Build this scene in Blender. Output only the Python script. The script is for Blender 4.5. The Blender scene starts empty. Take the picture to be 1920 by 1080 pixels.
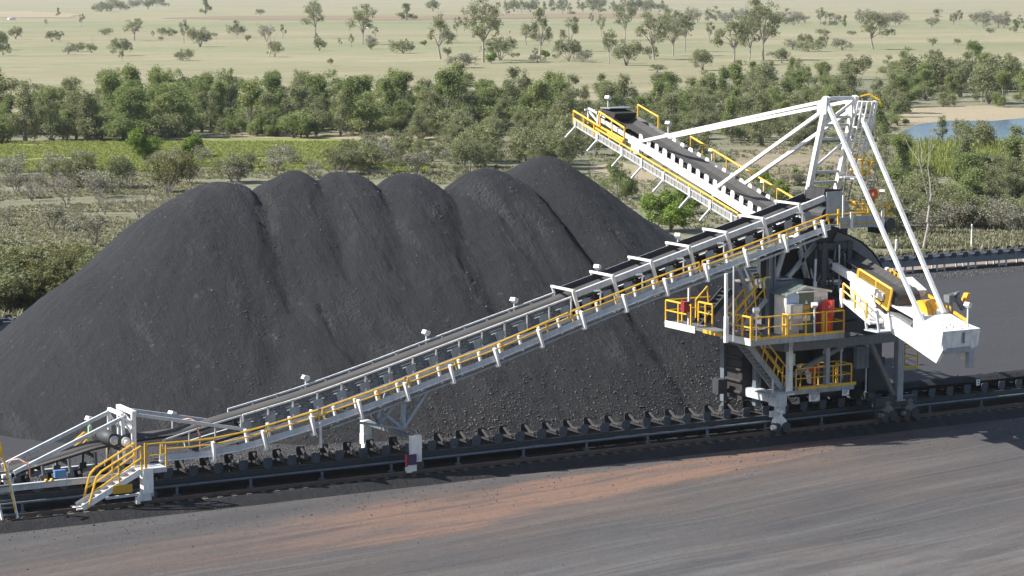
import bpy, bmesh, math, random
from mathutils import Vector, Matrix, noise
R_ = math.radians
scn = bpy.context.scene
COL = scn.collection
# ------------------------------------------------------------------ camera, sky, sun, exposure
FPX = 4500.0; YAW = R_(29.4); PITCH = math.atan(570/4500.0); CAMZ = 21.0
camd = bpy.data.cameras.new("camera"); cam = bpy.data.objects.new("camera", camd); COL.objects.link(cam)
CAM = Vector((-51.18, -90.83, CAMZ))
camd.sensor_width = 36; camd.lens = FPX/1920*36; camd.clip_start = 1; camd.clip_end = 30000
cam.location = CAM
FW = Vector((math.sin(YAW)*math.cos(PITCH), math.cos(YAW)*math.cos(PITCH), -math.sin(PITCH)))
RT = Vector((math.cos(YAW), -math.sin(YAW), 0)); UPV = RT.cross(FW)
cam.rotation_euler = Matrix((RT, UPV, -FW)).transposed().to_euler()
scn.camera = cam
SUN_EL = R_(43); SUN_A = R_(20)                       # low-ish sun from the left, a little behind the pile
SD = Vector((-math.cos(SUN_A)*math.cos(SUN_EL), math.sin(SUN_A)*math.cos(SUN_EL), math.sin(SUN_EL)))
world = bpy.data.worlds.new("World"); scn.world = world; world.use_nodes = True
wn = world.node_tree.nodes; wl_ = world.node_tree.links
sky = wn.new("ShaderNodeTexSky"); sky.sky_type = 'NISHITA'; sky.sun_disc = False
sky.sun_elevation = SUN_EL; sky.sun_rotation = math.atan2(SD.x, SD.y); sky.dust_density = 1.5
wl_.new(sky.outputs[0], wn["Background"].inputs[0]); wn["Background"].inputs[1].default_value = 0.085
sund = bpy.data.lights.new("sun", 'SUN'); sund.energy = 5.0; sund.angle = R_(0.5); sund.color = (1.0, .955, .88)
sun = bpy.data.objects.new("sun", sund); COL.objects.link(sun); sun.rotation_euler = SD.to_track_quat('Z', 'Y').to_euler()
scn.view_settings.view_transform = 'Standard'; scn.view_settings.look = 'None'
scn.view_settings.exposure = 0.8; scn.view_settings.gamma = 1; scn.view_settings.use_curve_mapping = False

# ------------------------------------------------------------------ reading the place: where a sight line meets a real plane
def ray(x, y): return FW*FPX + RT*(x-960) - UPV*(y-540)
def pY(x, y, Y): d = ray(x, y); return CAM + d*((Y-CAM.y)/d.y)
def pZ(x, y, z): d = ray(x, y); return CAM + d*((z-CAM.z)/d.z)
def pX(x, y, X): d = ray(x, y); return CAM + d*((X-CAM.x)/d.x)
HAZE = 0.00007
G0 = -0.3                                            # yard level; the track bank tops out at 0
G0 = -0.3                                            # yard level; the track bank tops out at 0

# ------------------------------------------------------------------ materials
def mat(name):
    m = bpy.data.materials.new(name); m.use_nodes = True
    return m, m.node_tree.nodes, m.node_tree.links, m.node_tree.nodes["Principled BSDF"]
def node(n, t, **kw):
    o = n.new(t)
    for k, v in kw.items(): setattr(o, k, v)
    return o
def noise_tex(n, l, vec, scale, detail=6, rough=.6):
    t = n.new("ShaderNodeTexNoise"); t.inputs["Scale"].default_value = scale; t.inputs["Detail"].default_value = detail
    t.inputs["Roughness"].default_value = rough
    if vec is not None: l.new(vec, t.inputs["Vector"])
    return t.outputs["Fac"]
def ramp(n, l, fac, stops):
    r = n.new("ShaderNodeValToRGB"); e = r.color_ramp.elements
    while len(e) < len(stops): e.new(.5)
    for el, (p, c) in zip(e, stops): el.position = p; el.color = (*c, 1) if len(c) == 3 else c
    l.new(fac, r.inputs[0]); return r.outputs[0]
def mix(n, l, fac, a, b, blend='MIX'):
    m = n.new("ShaderNodeMix"); m.data_type = 'RGBA'; m.blend_type = blend
    for s, v in ((0, fac), (6, a), (7, b)):
        if hasattr(v, 'links') or hasattr(v, 'is_linked'): l.new(v, m.inputs[s])
        elif s == 0: m.inputs[s].default_value = v
        else: m.inputs[s].default_value = (*v, 1)
    return m.outputs[2]
def mth(n, l, op, a, b=0.0, clamp=False):
    m = n.new("ShaderNodeMath"); m.operation = op; m.use_clamp = clamp
    for i, v in enumerate((a, b)):
        if hasattr(v, 'is_linked'): l.new(v, m.inputs[i])
        else: m.inputs[i].default_value = v
    return m.outputs[0]
def pos(n): return n.new("ShaderNodeNewGeometry").outputs["Position"]
def mapped(n, l, vec, rot=(0, 0, 0), scale=(1, 1, 1)):
    m = n.new("ShaderNodeMapping"); l.new(vec, m.inputs[0]); m.inputs["Rotation"].default_value = rot; m.inputs["Scale"].default_value = scale
    return m.outputs[0]
def bump(n, l, b, h, strength, dist):
    u = n.new("ShaderNodeBump"); u.inputs["Strength"].default_value = strength; u.inputs["Distance"].default_value = dist
    l.new(h, u.inputs["Height"]); l.new(u.outputs[0], b.inputs["Normal"])

def paint(name, col, rough=.5, metal=0.0, dirt=.35, dirtcol=(.07, .065, .06), scale=1.6):
    m, n, l, b = mat(name)
    p = pos(n)
    f = noise_tex(n, l, p, scale, 8, .7)
    f2 = noise_tex(n, l, mapped(n, l, p, scale=(6, 6, .8)), 1.0, 5, .6)          # runs down the plate
    k = mth(n, l, 'MULTIPLY', f, f2)
    d = ramp(n, l, k, [(.2, (0, 0, 0)), (.52, (dirt,)*3)])
    c = mix(n, l, d, col, dirtcol)
    l.new(c, b.inputs["Base Color"]); b.inputs["Roughness"].default_value = rough; b.inputs["Metallic"].default_value = metal
    return m
M = {}
M['white'] = paint("white_paint", (.80, .80, .79), .45, dirt=.62)
M['pale'] = paint("pale_grey_paint", (.50, .53, .56), .5, dirt=.5)
M['galv'] = paint("galvanised_steel", (.33, .37, .41), .45, .35, dirt=.6)
M['steel'] = paint("blue_grey_steel", (.17, .205, .245), .5, .2, dirt=.8)
M['plate'] = paint("dusty_plate_steel", (.24, .29, .34), .5, .1, dirt=.7)
M['wing'] = paint("coal_dusted_wing_steel", (.085, .105, .13), .55, .1, dirt=.7, dirtcol=(.02, .02, .022))
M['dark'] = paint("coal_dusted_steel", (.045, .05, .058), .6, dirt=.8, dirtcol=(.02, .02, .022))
M['mid'] = paint("dusty_grey_steel", (.16, .17, .18), .6, dirt=.8)
M['yellow'] = paint("yellow_paint", (.78, .45, .035), .45, dirt=.5)
M['orange'] = paint("orange_cover", (.80, .36, .02), .55, dirt=.3)
M['red'] = paint("red_paint", (.62, .045, .04), .4, dirt=.3)
M['darkred'] = paint("dark_red_paint", (.28, .02, .04), .5, dirt=.3)
M['hose'] = paint("orange_red_hose", (.78, .11, .03), .5, dirt=.15)
M['conduit'] = paint("copper_pink_conduit", (.52, .27, .19), .5, dirt=.4)
M['hutwhite'] = paint("off_white_cladding", (.72, .71, .66), .5, dirt=.4)
M['green'] = paint("green_door_paint", (.10, .14, .10), .5, dirt=.4)
M['roofgreen'] = paint("green_roof_sheet", (.11, .15, .13), .45, dirt=.9, dirtcol=(.03, .032, .034))
M['blueglass'] = paint("pale_blue_panel", (.36, .49, .68), .3, dirt=.2)
M['blue'] = paint("blue_box_paint", (.12, .26, .52), .4, dirt=.4)
M['beige'] = paint("beige_sheet_cladding", (.60, .58, .52), .5, dirt=.4)
M['cabinet'] = paint("grey_cabinet_steel", (.36, .36, .34), .4, .2, dirt=.5)
M['purple'] = paint("purple_back_panel", (.05, .03, .10), .4, dirt=.3)
M['ochre'] = paint("ochre_sign_face", (.60, .33, .02), .5, dirt=.3)
M['limebox'] = paint("pale_green_box", (.42, .66, .42), .5, dirt=.2)
M['stone'] = paint("pale_stone", (.30, .27, .24), .9, dirt=.6, scale=6)
M['rail'] = paint("worn_rail_steel", (.16, .12, .10), .4, .5, dirt=.8)
M['timber'] = paint("coal_stained_sleeper", (.10, .085, .07), .9, dirt=.8)
def rubber(name, c0, c1):
    m, n, l, b = mat(name)
    p = pos(n)
    f = noise_tex(n, l, mapped(n, l, p, scale=(.35, 5, .35)), 2.2, 6, .65)
    l.new(ramp(n, l, f, [(.3, c0), (.72, c1)]), b.inputs["Base Color"]); b.inputs["Roughness"].default_value = .75
    return m
M['rubber'] = rubber("black_belt_rubber", (.016, .016, .018), (.045, .043, .044))
M['beltgrey'] = rubber("dusty_belt_rubber", (.04, .04, .041), (.085, .08, .076))
def mesh_panel(name, col, open_):
    m, n, l, b = mat(name)
    t = n.new("ShaderNodeBsdfTransparent"); mx = n.new("ShaderNodeMixShader"); mx.inputs[0].default_value = 1-open_
    b.inputs["Base Color"].default_value = (*col, 1); b.inputs["Roughness"].default_value = .45
    l.new(t.outputs[0], mx.inputs[1]); l.new(b.outputs[0], mx.inputs[2]); l.new(mx.outputs[0], n["Material Output"].inputs[0])
    return m
M['windmesh'] = mesh_panel("grey_wind_mesh", (.13, .165, .21), .42)
M['yellowmesh'] = mesh_panel("yellow_guard_mesh", (.30, .19, .03), .45)
M['greymesh'] = mesh_panel("pale_walkway_mesh", (.36, .35, .32), .3)

def coal_mat(name, c0, c1, c2, lump, bstr):
    m, n, l, b = mat(name)
    p = pos(n)
    big = noise_tex(n, l, p, .22, 6, .62)
    fine = noise_tex(n, l, p, 3.2, 10, .86)
    fall = noise_tex(n, l, mapped(n, l, p, rot=(0, 0, R_(8)), scale=(.55, .10, .25)), 1.0, 6, .62)   # bands of coarser, dustier coal running down the face
    c = mix(n, l, ramp(n, l, big, [(.32, (0, 0, 0)), (.68, (1, 1, 1))]), c0, c1)
    band = ramp(n, l, fall, [(.54, (0, 0, 0)), (.66, (1, 1, 1))])
    c = mix(n, l, mth(n, l, 'MULTIPLY', band, .75), c, c2)
    c = mix(n, l, ramp(n, l, fine, [(.5, (0, 0, 0)), (.78, (.7, .7, .7))]), c, c2)
    v = n.new("ShaderNodeTexVoronoi"); v.inputs["Scale"].default_value = lump; l.new(p, v.inputs["Vector"])
    glint = ramp(n, l, v.outputs["Color"], [(.90, (0, 0, 0)), (.95, (1, 1, 1))])  # sunlit glints painted as pale random cells in the coal's colour
    c = mix(n, l, mth(n, l, 'MULTIPLY', mth(n, l, 'MULTIPLY', glint, mth(n, l, 'ADD', .35, band)), .5), c, (.17, .165, .16))
    l.new(c, b.inputs["Base Color"]); b.inputs["Roughness"].default_value = .7; b.inputs["Specular IOR Level"].default_value = .35
    flow = noise_tex(n, l, mapped(n, l, p, rot=(0, 0, R_(8)), scale=(2.6, .55, 1.0)), 1.0, 9, .74)
    fine = mth(n, l, 'ADD', fine, mth(n, l, 'MULTIPLY', flow, 1.1))
    coarse = mth(n, l, 'ADD', .12, mth(n, l, 'MULTIPLY', band, .9))
    h = mth(n, l, 'ADD', mth(n, l, 'MULTIPLY', fine, .8), mth(n, l, 'MULTIPLY', mth(n, l, 'MULTIPLY', v.outputs["Distance"], coarse), .45))
    bump(n, l, b, h, bstr, .25)
    return m
M['coal'] = coal_mat("crushed_coal", (.0148, .0160, .0203), (.0238, .0252, .0298), (.047, .048, .052), 5.5, 1.0)
M['lump'] = paint("coal_lump", (.085, .083, .082), .6, dirt=.7, dirtcol=(.016, .016, .017), scale=5)

def yard_mat():
    m, n, l, b = mat("coal_dust_yard")
    p = pos(n); sx = n.new("ShaderNodeSeparateXYZ"); l.new(p, sx.inputs[0]); X, Y = sx.outputs[0], sx.outputs[1]
    a = math.atan(.17)
    pr = mapped(n, l, p, rot=(0, 0, -a))
    warp = mth(n, l, 'MULTIPLY', mth(n, l, 'SUBTRACT', noise_tex(n, l, p, .035, 2, .5), .5), 4.0)
    cmb = n.new("ShaderNodeCombineXYZ"); s0 = n.new("ShaderNodeSeparateXYZ"); l.new(pr, s0.inputs[0])
    l.new(s0.outputs[0], cmb.inputs[0]); l.new(mth(n, l, 'ADD', s0.outputs[1], warp), cmb.inputs[1]); prw = cmb.outputs[0]
    f1 = noise_tex(n, l, mapped(n, l, prw, scale=(.05, .42, 1)), 1.0, 8, .62)      # tyre streaks drawn out along the haul direction
    f2 = noise_tex(n, l, mapped(n, l, prw, scale=(.05, 1.9, 1)), 1.0, 8, .66)
    f3 = noise_tex(n, l, p, 2.2, 8, .78); f4 = noise_tex(n, l, p, .10, 5, .62); f5 = noise_tex(n, l, mapped(n, l, prw, scale=(.16, 1.0, 1)), .7, 7, .66)
    front = mth(n, l, 'MULTIPLY', mth(n, l, 'SUBTRACT', -2.2, Y), .30, True)
    c = mix(n, l, ramp(n, l, f1, [(.34, (0, 0, 0)), (.64, (1, 1, 1))]), (.050, .051, .056), (.084, .082, .083))
    brown = mth(n, l, 'MULTIPLY', ramp(n, l, f4, [(.40, (0, 0, 0)), (.66, (1, 1, 1))]), front)
    c = mix(n, l, mth(n, l, 'MULTIPLY', brown, .5), c, (.105, .082, .071))
    tracks = mth(n, l, 'MULTIPLY', ramp(n, l, f2, [(.50, (0, 0, 0)), (.66, (1, 1, 1))]), front)
    c = mix(n, l, mth(n, l, 'MULTIPLY', tracks, .34), c, (.16, .154, .152))
    rut = noise_tex(n, l, mapped(n, l, prw, scale=(.018, 5.0, 1)), 1.0, 3, .5)
    rutm = mth(n, l, 'MULTIPLY', mth(n, l, 'MULTIPLY', ramp(n, l, rut, [(.60, (0, 0, 0)), (.64, (1, 1, 1))]), ramp(n, l, f5, [(.46, (0, 0, 0)), (.58, (1, 1, 1))])), front)
    c = mix(n, l, mth(n, l, 'MULTIPLY', rutm, .75), c, (.034, .033, .034))
    c = mix(n, l, mth(n, l, 'MULTIPLY', ramp(n, l, f2, [(.30, (1, 1, 1)), (.44, (0, 0, 0))]), .25), c, (.040, .040, .043))
    # pale dry dust towards the near right corner
    pale = mth(n, l, 'MULTIPLY', mth(n, l, 'MULTIPLY', mth(n, l, 'SUBTRACT', -15.5, mth(n, l, 'ADD', Y, mth(n, l, 'MULTIPLY', X, .12))), .16, True), ramp(n, l, f5, [(.40, (0, 0, 0)), (.60, (1, 1, 1))]))
    c = mix(n, l, mth(n, l, 'MULTIPLY', pale, .38), c, (.21, .203, .20))
    # bare red earth showing through the dust in a long drawn-out patch
    s2 = n.new("ShaderNodeSeparateXYZ"); l.new(pr, s2.inputs[0]); v = s2.outputs[1]
    wob = mth(n, l, 'MULTIPLY', mth(n, l, 'SUBTRACT', noise_tex(n, l, mapped(n, l, pr, scale=(.10, .35, 1)), 1.0, 7, .66), .5), 5.0)
    d1 = mth(n, l, 'ABSOLUTE', mth(n, l, 'SUBTRACT', mth(n, l, 'ADD', v, wob), RED_V))
    half = mth(n, l, 'ADD', .45, mth(n, l, 'MULTIPLY', mth(n, l, 'MULTIPLY', mth(n, l, 'SUBTRACT', 16.0, X), .05, True), 2.6))
    lane = mth(n, l, 'SUBTRACT', 1.0, mth(n, l, 'DIVIDE', d1, half), True)
    gate = ramp(n, l, mth(n, l, 'MULTIPLY', mth(n, l, 'ADD', X, 22.0), 1/46.0, True), [(0, (.10,)*3), (.12, (.22,)*3), (.32, (.8,)*3), (.50, (1, 1, 1)), (.80, (.8,)*3), (.95, (.5,)*3), (1, (0, 0, 0))])
    red = mth(n, l, 'MULTIPLY', mth(n, l, 'MULTIPLY', ramp(n, l, lane, [(0, (0, 0, 0)), (.30, (1, 1, 1))]), gate), ramp(n, l, f2, [(.36, (.15,)*3), (.52, (1, 1, 1))]), True)
    red = mth(n, l, 'MULTIPLY', red, ramp(n, l, f3, [(.28, (.3,)*3), (.50, (1, 1, 1))]))
    red = mth(n, l, 'MULTIPLY', red, ramp(n, l, f5, [(.34, (.25,)*3), (.52, (1, 1, 1))]))
    c = mix(n, l, mth(n, l, 'MULTIPLY', red, .8), c, (.255, .14, .094))
    spread = mth(n, l, 'SUBTRACT', 1.0, mth(n, l, 'DIVIDE', d1, 7.0), True)
    c = mix(n, l, mth(n, l, 'MULTIPLY', mth(n, l, 'MULTIPLY', spread, gate), ramp(n, l, f5, [(.38, (0, 0, 0)), (.62, (.7,)*3)])), c, (.17, .115, .088))
    c = mix(n, l, ramp(n, l, f3, [(.54, (0, 0, 0)), (.8, (.5,)*3)]), c, (.028, .028, .03))
    vo = n.new("ShaderNodeTexVoronoi"); vo.inputs["Scale"].default_value = 2.2; l.new(p, vo.inputs["Vector"])
    speck = mth(n, l, 'MULTIPLY', ramp(n, l, vo.outputs["Distance"], [(.05, (1, 1, 1)), (.11, (0, 0, 0))]), ramp(n, l, vo.outputs["Color"], [(.84, (0, 0, 0)), (.9, (1, 1, 1))]))
    c = mix(n, l, mth(n, l, 'MULTIPLY', speck, .6), c, (.24, .225, .21))
    back = mth(n, l, 'MULTIPLY', mth(n, l, 'SUBTRACT', Y, 4.0), .3, True)
    c = mix(n, l, mth(n, l, 'MULTIPLY', back, .85), c, (.040, .041, .046))
    l.new(c, b.inputs["Base Color"]); b.inputs["Roughness"].default_value = .85; b.inputs["Specular IOR Level"].default_value = .3
    bump(n, l, b, mth(n, l, 'ADD', f3, mth(n, l, 'MULTIPLY', f2, .8)), .6, .14)
    return m
a_ = math.atan(.17); _p = pZ(1080, 918, G0); RED_V = -_p.x*math.sin(a_) + _p.y*math.cos(a_)
M['yard'] = yard_mat()

def ground_mat(name, stops, dark, s1=.012, s2=.09, s3=1.1, amt=.6, bands=False):
    m, n, l, b = mat(name)
    p = pos(n)
    fw = mapped(n, l, p, rot=(0, 0, YAW), scale=(.35, 1, 1))       # bands lie across the plain
    f1 = noise_tex(n, l, fw, s1, 6, .6); f2 = noise_tex(n, l, p, s2, 8, .7); f3 = noise_tex(n, l, p, s3, 6, .7)
    k = mth(n, l, 'ADD', mth(n, l, 'MULTIPLY', f1, .62), mth(n, l, 'MULTIPLY', f2, .38))
    c = ramp(n, l, k, stops)
    f6 = noise_tex(n, l, mapped(n, l, p, rot=(0, 0, YAW), scale=(.03, .22, 1)), 1.0, 8, .72)
    c = mix(n, l, ramp(n, l, f6, [(.46, (0, 0, 0)), (.66, (amt*.9,)*3)]), c, dark)
    c = mix(n, l, ramp(n, l, f2, [(.5, (0, 0, 0)), (.72, (amt,)*3)]), c, dark)
    c = mix(n, l, ramp(n, l, f3, [(.5, (0, 0, 0)), (.8, (amt,)*3)]), c, dark)
    if bands:                                                    # greener strips of sown pasture crossing the plain
        sp_ = n.new("ShaderNodeSeparateXYZ"); l.new(mapped(n, l, p, rot=(0, 0, YAW)), sp_.inputs[0])
        d = mth(n, l, 'ADD', sp_.outputs[1], mth(n, l, 'MULTIPLY', mth(n, l, 'SUBTRACT', f1, .5), 420.0))
        for mid_, half_, amt_ in ((1180, 170, .55), (720, 60, .5), (560, 40, .25)):
            k2 = mth(n, l, 'SUBTRACT', 1.25, mth(n, l, 'DIVIDE', mth(n, l, 'ABSOLUTE', mth(n, l, 'SUBTRACT', d, mid_)), half_), True)
            c = mix(n, l, mth(n, l, 'MULTIPLY', mth(n, l, 'MULTIPLY', k2, amt_), ramp(n, l, f2, [(.3, (.4,)*3), (.6, (1, 1, 1))])), c, (.125, .165, .065))
    l.new(c, b.inputs["Base Color"]); b.inputs["Roughness"].default_value = .95
    bump(n, l, b, f3, .6, .4)
    return m
M['plain'] = ground_mat("dry_grass_plain", [(.28, (.15, .15, .078)), (.42, (.225, .208, .118)), (.55, (.295, .265, .165)), (.66, (.225, .215, .125)), (.78, (.145, .157, .072))], (.13, .133, .068), .012, .07, .9, .65, True)
M['bush'] = ground_mat("grey_green_bushland", [(.30, (.115, .125, .07)), (.46, (.175, .174, .108)), (.60, (.235, .217, .148)), (.74, (.14, .155, .08))], (.085, .095, .05), .03, .25, 1.6, .7)
M['pasture'] = ground_mat("green_pasture", [(.35, (.13, .17, .055)), (.55, (.19, .22, .08)), (.7, (.27, .27, .13))], (.10, .13, .05))
M['reedbed'] = ground_mat("green_reed_bed", [(.35, (.15, .18, .045)), (.5, (.21, .235, .06)), (.68, (.28, .27, .09))], (.12, .15, .04), .05, .35, 1.5, .4)
M['redsoil'] = ground_mat("red_brown_soil", [(.35, (.17, .125, .08)), (.6, (.22, .165, .10))], (.2, .17, .1))
M['orangesoil'] = ground_mat("orange_soil", [(.35, (.20, .17, .11)), (.55, (.29, .23, .165)), (.72, (.32, .17, .09))], (.15, .15, .09), .06, .3, 1.5, .7)
M['sand'] = ground_mat("pale_sand_bank", [(.35, (.26, .215, .14)), (.6, (.32, .27, .185))], (.3, .26, .16))
M['dirt'] = ground_mat("pinkish_dirt_road", [(.35, (.24, .185, .145)), (.6, (.30, .235, .19))], (.25, .19, .15), .05, .4, 2.0, .4)
def water_mat():
    m, n, l, b = mat("blue_lake_water")
    b.inputs["Base Color"].default_value = (.075, .13, .20, 1); b.inputs["Roughness"].default_value = .18
    bump(n, l, b, noise_tex(n, l, mapped(n, l, pos(n), scale=(.5, 2, 1)), 1.2, 4, .6), .15, .1)
    return m
M['water'] = water_mat()
def pond_mat():
    m, n, l, b = mat("dark_pond_water")
    b.inputs["Base Color"].default_value = (.03, .04, .03, 1); b.inputs["Roughness"].default_value = .15
    return m
M['pond'] = pond_mat()
def leaf_mat(name, c0, c1, c2, tr=.3):
    m, n, l, b = mat(name)
    oi = n.new("ShaderNodeObjectInfo").outputs["Random"]
    at = n.new("ShaderNodeAttribute"); at.attribute_name = "clump"
    k = mth(n, l, 'ADD', mth(n, l, 'MULTIPLY', at.outputs["Fac"], .65), mth(n, l, 'MULTIPLY', oi, .35))
    c = ramp(n, l, k, [(.12, c0), (.5, c1), (.88, c2)])
    l.new(c, b.inputs["Base Color"]); b.inputs["Roughness"].default_value = .6
    b.inputs["Specular IOR Level"].default_value = .3
    t = n.new("ShaderNodeBsdfTranslucent"); l.new(mix(n, l, .5, c, (.2, .26, .04)), t.inputs["Color"])
    mx = n.new("ShaderNodeMixShader"); mx.inputs[0].default_value = tr
    l.new(b.outputs[0], mx.inputs[1]); l.new(t.outputs[0], mx.inputs[2]); l.new(mx.outputs[0], n["Material Output"].inputs[0])
    return m
M['leaf_mid'] = leaf_mat("mid_green_leaves", (.155, .205, .08), (.24, .29, .12), (.35, .375, .17), .45)
M['leaf_gum'] = leaf_mat("grey_green_gum_leaves", (.165, .18, .10), (.24, .25, .145), (.33, .33, .195), .42)
M['leaf_grey'] = leaf_mat("grey_scrub_leaves", (.19, .18, .145), (.26, .245, .20), (.33, .31, .255))
M['leaf_olive'] = leaf_mat("dark_olive_leaves", (.10, .10, .045), (.155, .15, .068), (.22, .205, .095))
M['leaf_bright'] = leaf_mat("bright_green_leaves", (.14, .22, .035), (.21, .30, .06), (.29, .37, .10), .35)
M['grass'] = leaf_mat("tussock_grass", (.155, .16, .095), (.215, .205, .135), (.29, .26, .18), .3)
M['reeds'] = leaf_mat("green_reeds", (.20, .235, .06), (.245, .27, .075), (.30, .305, .10), .35)
M['twig'] = paint("grey_twig_bark", (.20, .18, .155), .9, dirt=.5)
M['bark'] = paint("pale_gum_bark", (.34, .31, .27), .9, dirt=.8, dirtcol=(.09, .075, .06))
M['darkbark'] = paint("dark_bark", (.07, .06, .05), .9, dirt=.5)
M['deadbark'] = paint("silver_dead_bark", (.38, .35, .31), .9, dirt=.5)

# ------------------------------------------------------------------ mesh collector and object makers
class MB:
    def __init__(s): s.v = []; s.f = []
    def add(s, vs, fs):
        o = len(s.v); s.v += [Vector(v) for v in vs]; s.f += [tuple(i+o for i in f) for f in fs]; return s
    def box(s, c, d, rz=0.0):
        c = Vector(c); x, y, z = d[0]/2, d[1]/2, d[2]/2; Rm = Matrix.Rotation(rz, 3, 'Z')
        vs = [c + Rm @ Vector((a*x, b*y, e*z)) for e in (-1, 1) for b in (-1, 1) for a in (-1, 1)]
        return s.add(vs, [(0, 2, 3, 1), (4, 5, 7, 6), (0, 1, 5, 4), (2, 6, 7, 3), (0, 4, 6, 2), (1, 3, 7, 5)])
    def bar(s, p, q, w, h=None, up=(0, 0, 1)):
        p, q, up = Vector(p), Vector(q), Vector(up); h = h or w; d = (q-p)
        if d.length < 1e-6: return s
        d.normalize()
        sd = d.cross(up)
        if sd.length < 1e-3: sd = d.cross(Vector((1, 0, 0)))
        sd.normalize(); u = sd.cross(d)
        vs = [e + sd*(a*w/2) + u*(b*h/2) for e in (p, q) for b in (-1, 1) for a in (-1, 1)]
        return s.add(vs, [(0, 2, 3, 1), (4, 5, 7, 6), (0, 1, 5, 4), (2, 6, 7, 3), (0, 4, 6, 2), (1, 3, 7, 5)])
    def tube(s, p, q, r, n=6, r2=None):
        p, q = Vector(p), Vector(q); d = q-p
        if d.length < 1e-6: return s
        d.normalize(); a = d.cross(Vector((0, 0, 1)))
        if a.length < 1e-3: a = d.cross(Vector((1, 0, 0)))
        a.normalize(); b = d.cross(a); r2 = r if r2 is None else r2
        vs = [e + (a*math.cos(t) + b*math.sin(t))*rr for e, rr in ((p, r), (q, r2)) for t in [2*math.pi*i/n for i in range(n)]]
        fs = [(i, (i+1) % n, n+(i+1) % n, n+i) for i in range(n)] + [tuple(range(n-1, -1, -1)), tuple(range(n, 2*n))]
        return s.add(vs, fs)
    def path(s, pts, r, n=6):
        for a, b in zip(pts, pts[1:]): s.tube(a, b, r, n)
        return s
    def barpath(s, pts, w, h, up=(0, 0, 1)):
        for a, b in zip(pts, pts[1:]): s.bar(a, b, w, h, up)
        return s
    def prism(s, poly, vec):
        poly = [Vector(p) for p in poly]; vec = Vector(vec); n = len(poly)
        return s.add(poly + [p+vec for p in poly], [tuple(range(n-1, -1, -1)), tuple(range(n, 2*n))] + [(i, (i+1) % n, n+(i+1) % n, n+i) for i in range(n)])
    def quad(s, a, b, c, d): return s.add([a, b, c, d], [(0, 1, 2, 3)])
    def strip(s, la, lb, th=None):
        """a ribbon between two polylines, with thickness th downwards when given"""
        n = len(la)
        if not th: return s.add(list(la)+list(lb), [(i, i+1, n+i+1, n+i) for i in range(n-1)])
        dz = Vector((0, 0, -th)); A = [Vector(p) for p in la]; B = [Vector(p) for p in lb]
        vs = A + B + [p+dz for p in A] + [p+dz for p in B]; fs = []
        for i in range(n-1):
            fs += [(i, i+1, n+i+1, n+i), (2*n+i, 3*n+i, 3*n+i+1, 2*n+i+1), (i, 2*n+i, 2*n+i+1, i+1), (n+i, n+i+1, 3*n+i+1, 3*n+i)]
        fs += [(0, n, 3*n, 2*n), (n-1, 3*n-1, 4*n-1, 2*n-1)]
        return s.add(vs, fs)
    def build(s, name, m, parent=None, smooth=False, origin=None):
        lo = [min(v[i] for v in s.v) for i in range(3)]; hi = [max(v[i] for v in s.v) for i in range(3)]
        c = Vector(origin) if origin is not None else Vector([(a+b)/2 for a, b in zip(lo, hi)])
        me = bpy.data.meshes.new(name); me.from_pydata([v-c for v in s.v], [], s.f)
        bm = bmesh.new(); bm.from_mesh(me); bmesh.ops.recalc_face_normals(bm, faces=bm.faces); bm.to_mesh(me); bm.free()
        if smooth: me.polygons.foreach_set("use_smooth", [True]*len(me.polygons))
        me.materials.append(M[m] if isinstance(m, str) else m)
        return link(name, me, c, parent)
WL = {}
def link(name, me, c, parent=None):
    o = bpy.data.objects.new(name, me); COL.objects.link(o); c = Vector(c)
    if parent is not None: o.parent = parent; o.location = c - WL[parent.name]
    else: o.location = c
    WL[o.name] = c; return o
def thing(name, loc, label, cat, group=None):
    o = link(name, None, loc); return tag(o, label, cat, group)
def tag(o, label=None, cat=None, group=None, kind=None):
    for k, v in (('label', label), ('category', cat), ('group', group), ('kind', kind)):
        if v: o[k] = v
    return o
def dup(o, parent, c):
    d = o.copy(); COL.objects.link(d); d.parent = parent; c = Vector(c)
    d.location = c - (WL[parent.name] if parent else Vector((0, 0, 0))); WL[d.name] = c; return d
V = Vector
def handrail(mb, pts, h=1.0, step=1.3, r=.035, mid=True, ends=True):
    """posts and two rails over a polyline of deck points"""
    up = V((0, 0, h))
    for a, b in zip(pts, pts[1:]):
        a, b = V(a), V(b); mb.tube(a+up, b+up, r*1.15, 5)
        if mid: mb.tube(a+up*.55, b+up*.55, r*.9, 5)
        k = max(1, round((b-a).length/step))
        for i in range(0 if (a-V(pts[0])).length < 1e-6 else 1, k+1): mb.bar(a.lerp(b, i/k), a.lerp(b, i/k)+up*.995, r*1.7, r*1.7, (0, 1, .01))
    return mb
def floodlight(parent, head, foot, turn=0.0):
    pole = MB().tube(foot, V(head)-V((0, 0, .1)), .035, 6).build("floodlight", 'white', parent)
    h = V(head); m = MB(); Rm = Matrix.Rotation(turn, 3, 'Z') @ Matrix.Rotation(R_(18), 3, 'Y')
    poly = [V((-.16, 0, -.08)), V((.08, 0, -.14)), V((.16, 0, -.02)), V((.12, 0, .10)), V((-.12, 0, .09))]
    m.prism([h + Rm @ (p+V((0, -.13, 0))) for p in poly], Rm @ V((0, .26, 0)))
    m.build("lamp_head", 'white', pole); return pole
rng = random.Random(7)

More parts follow.
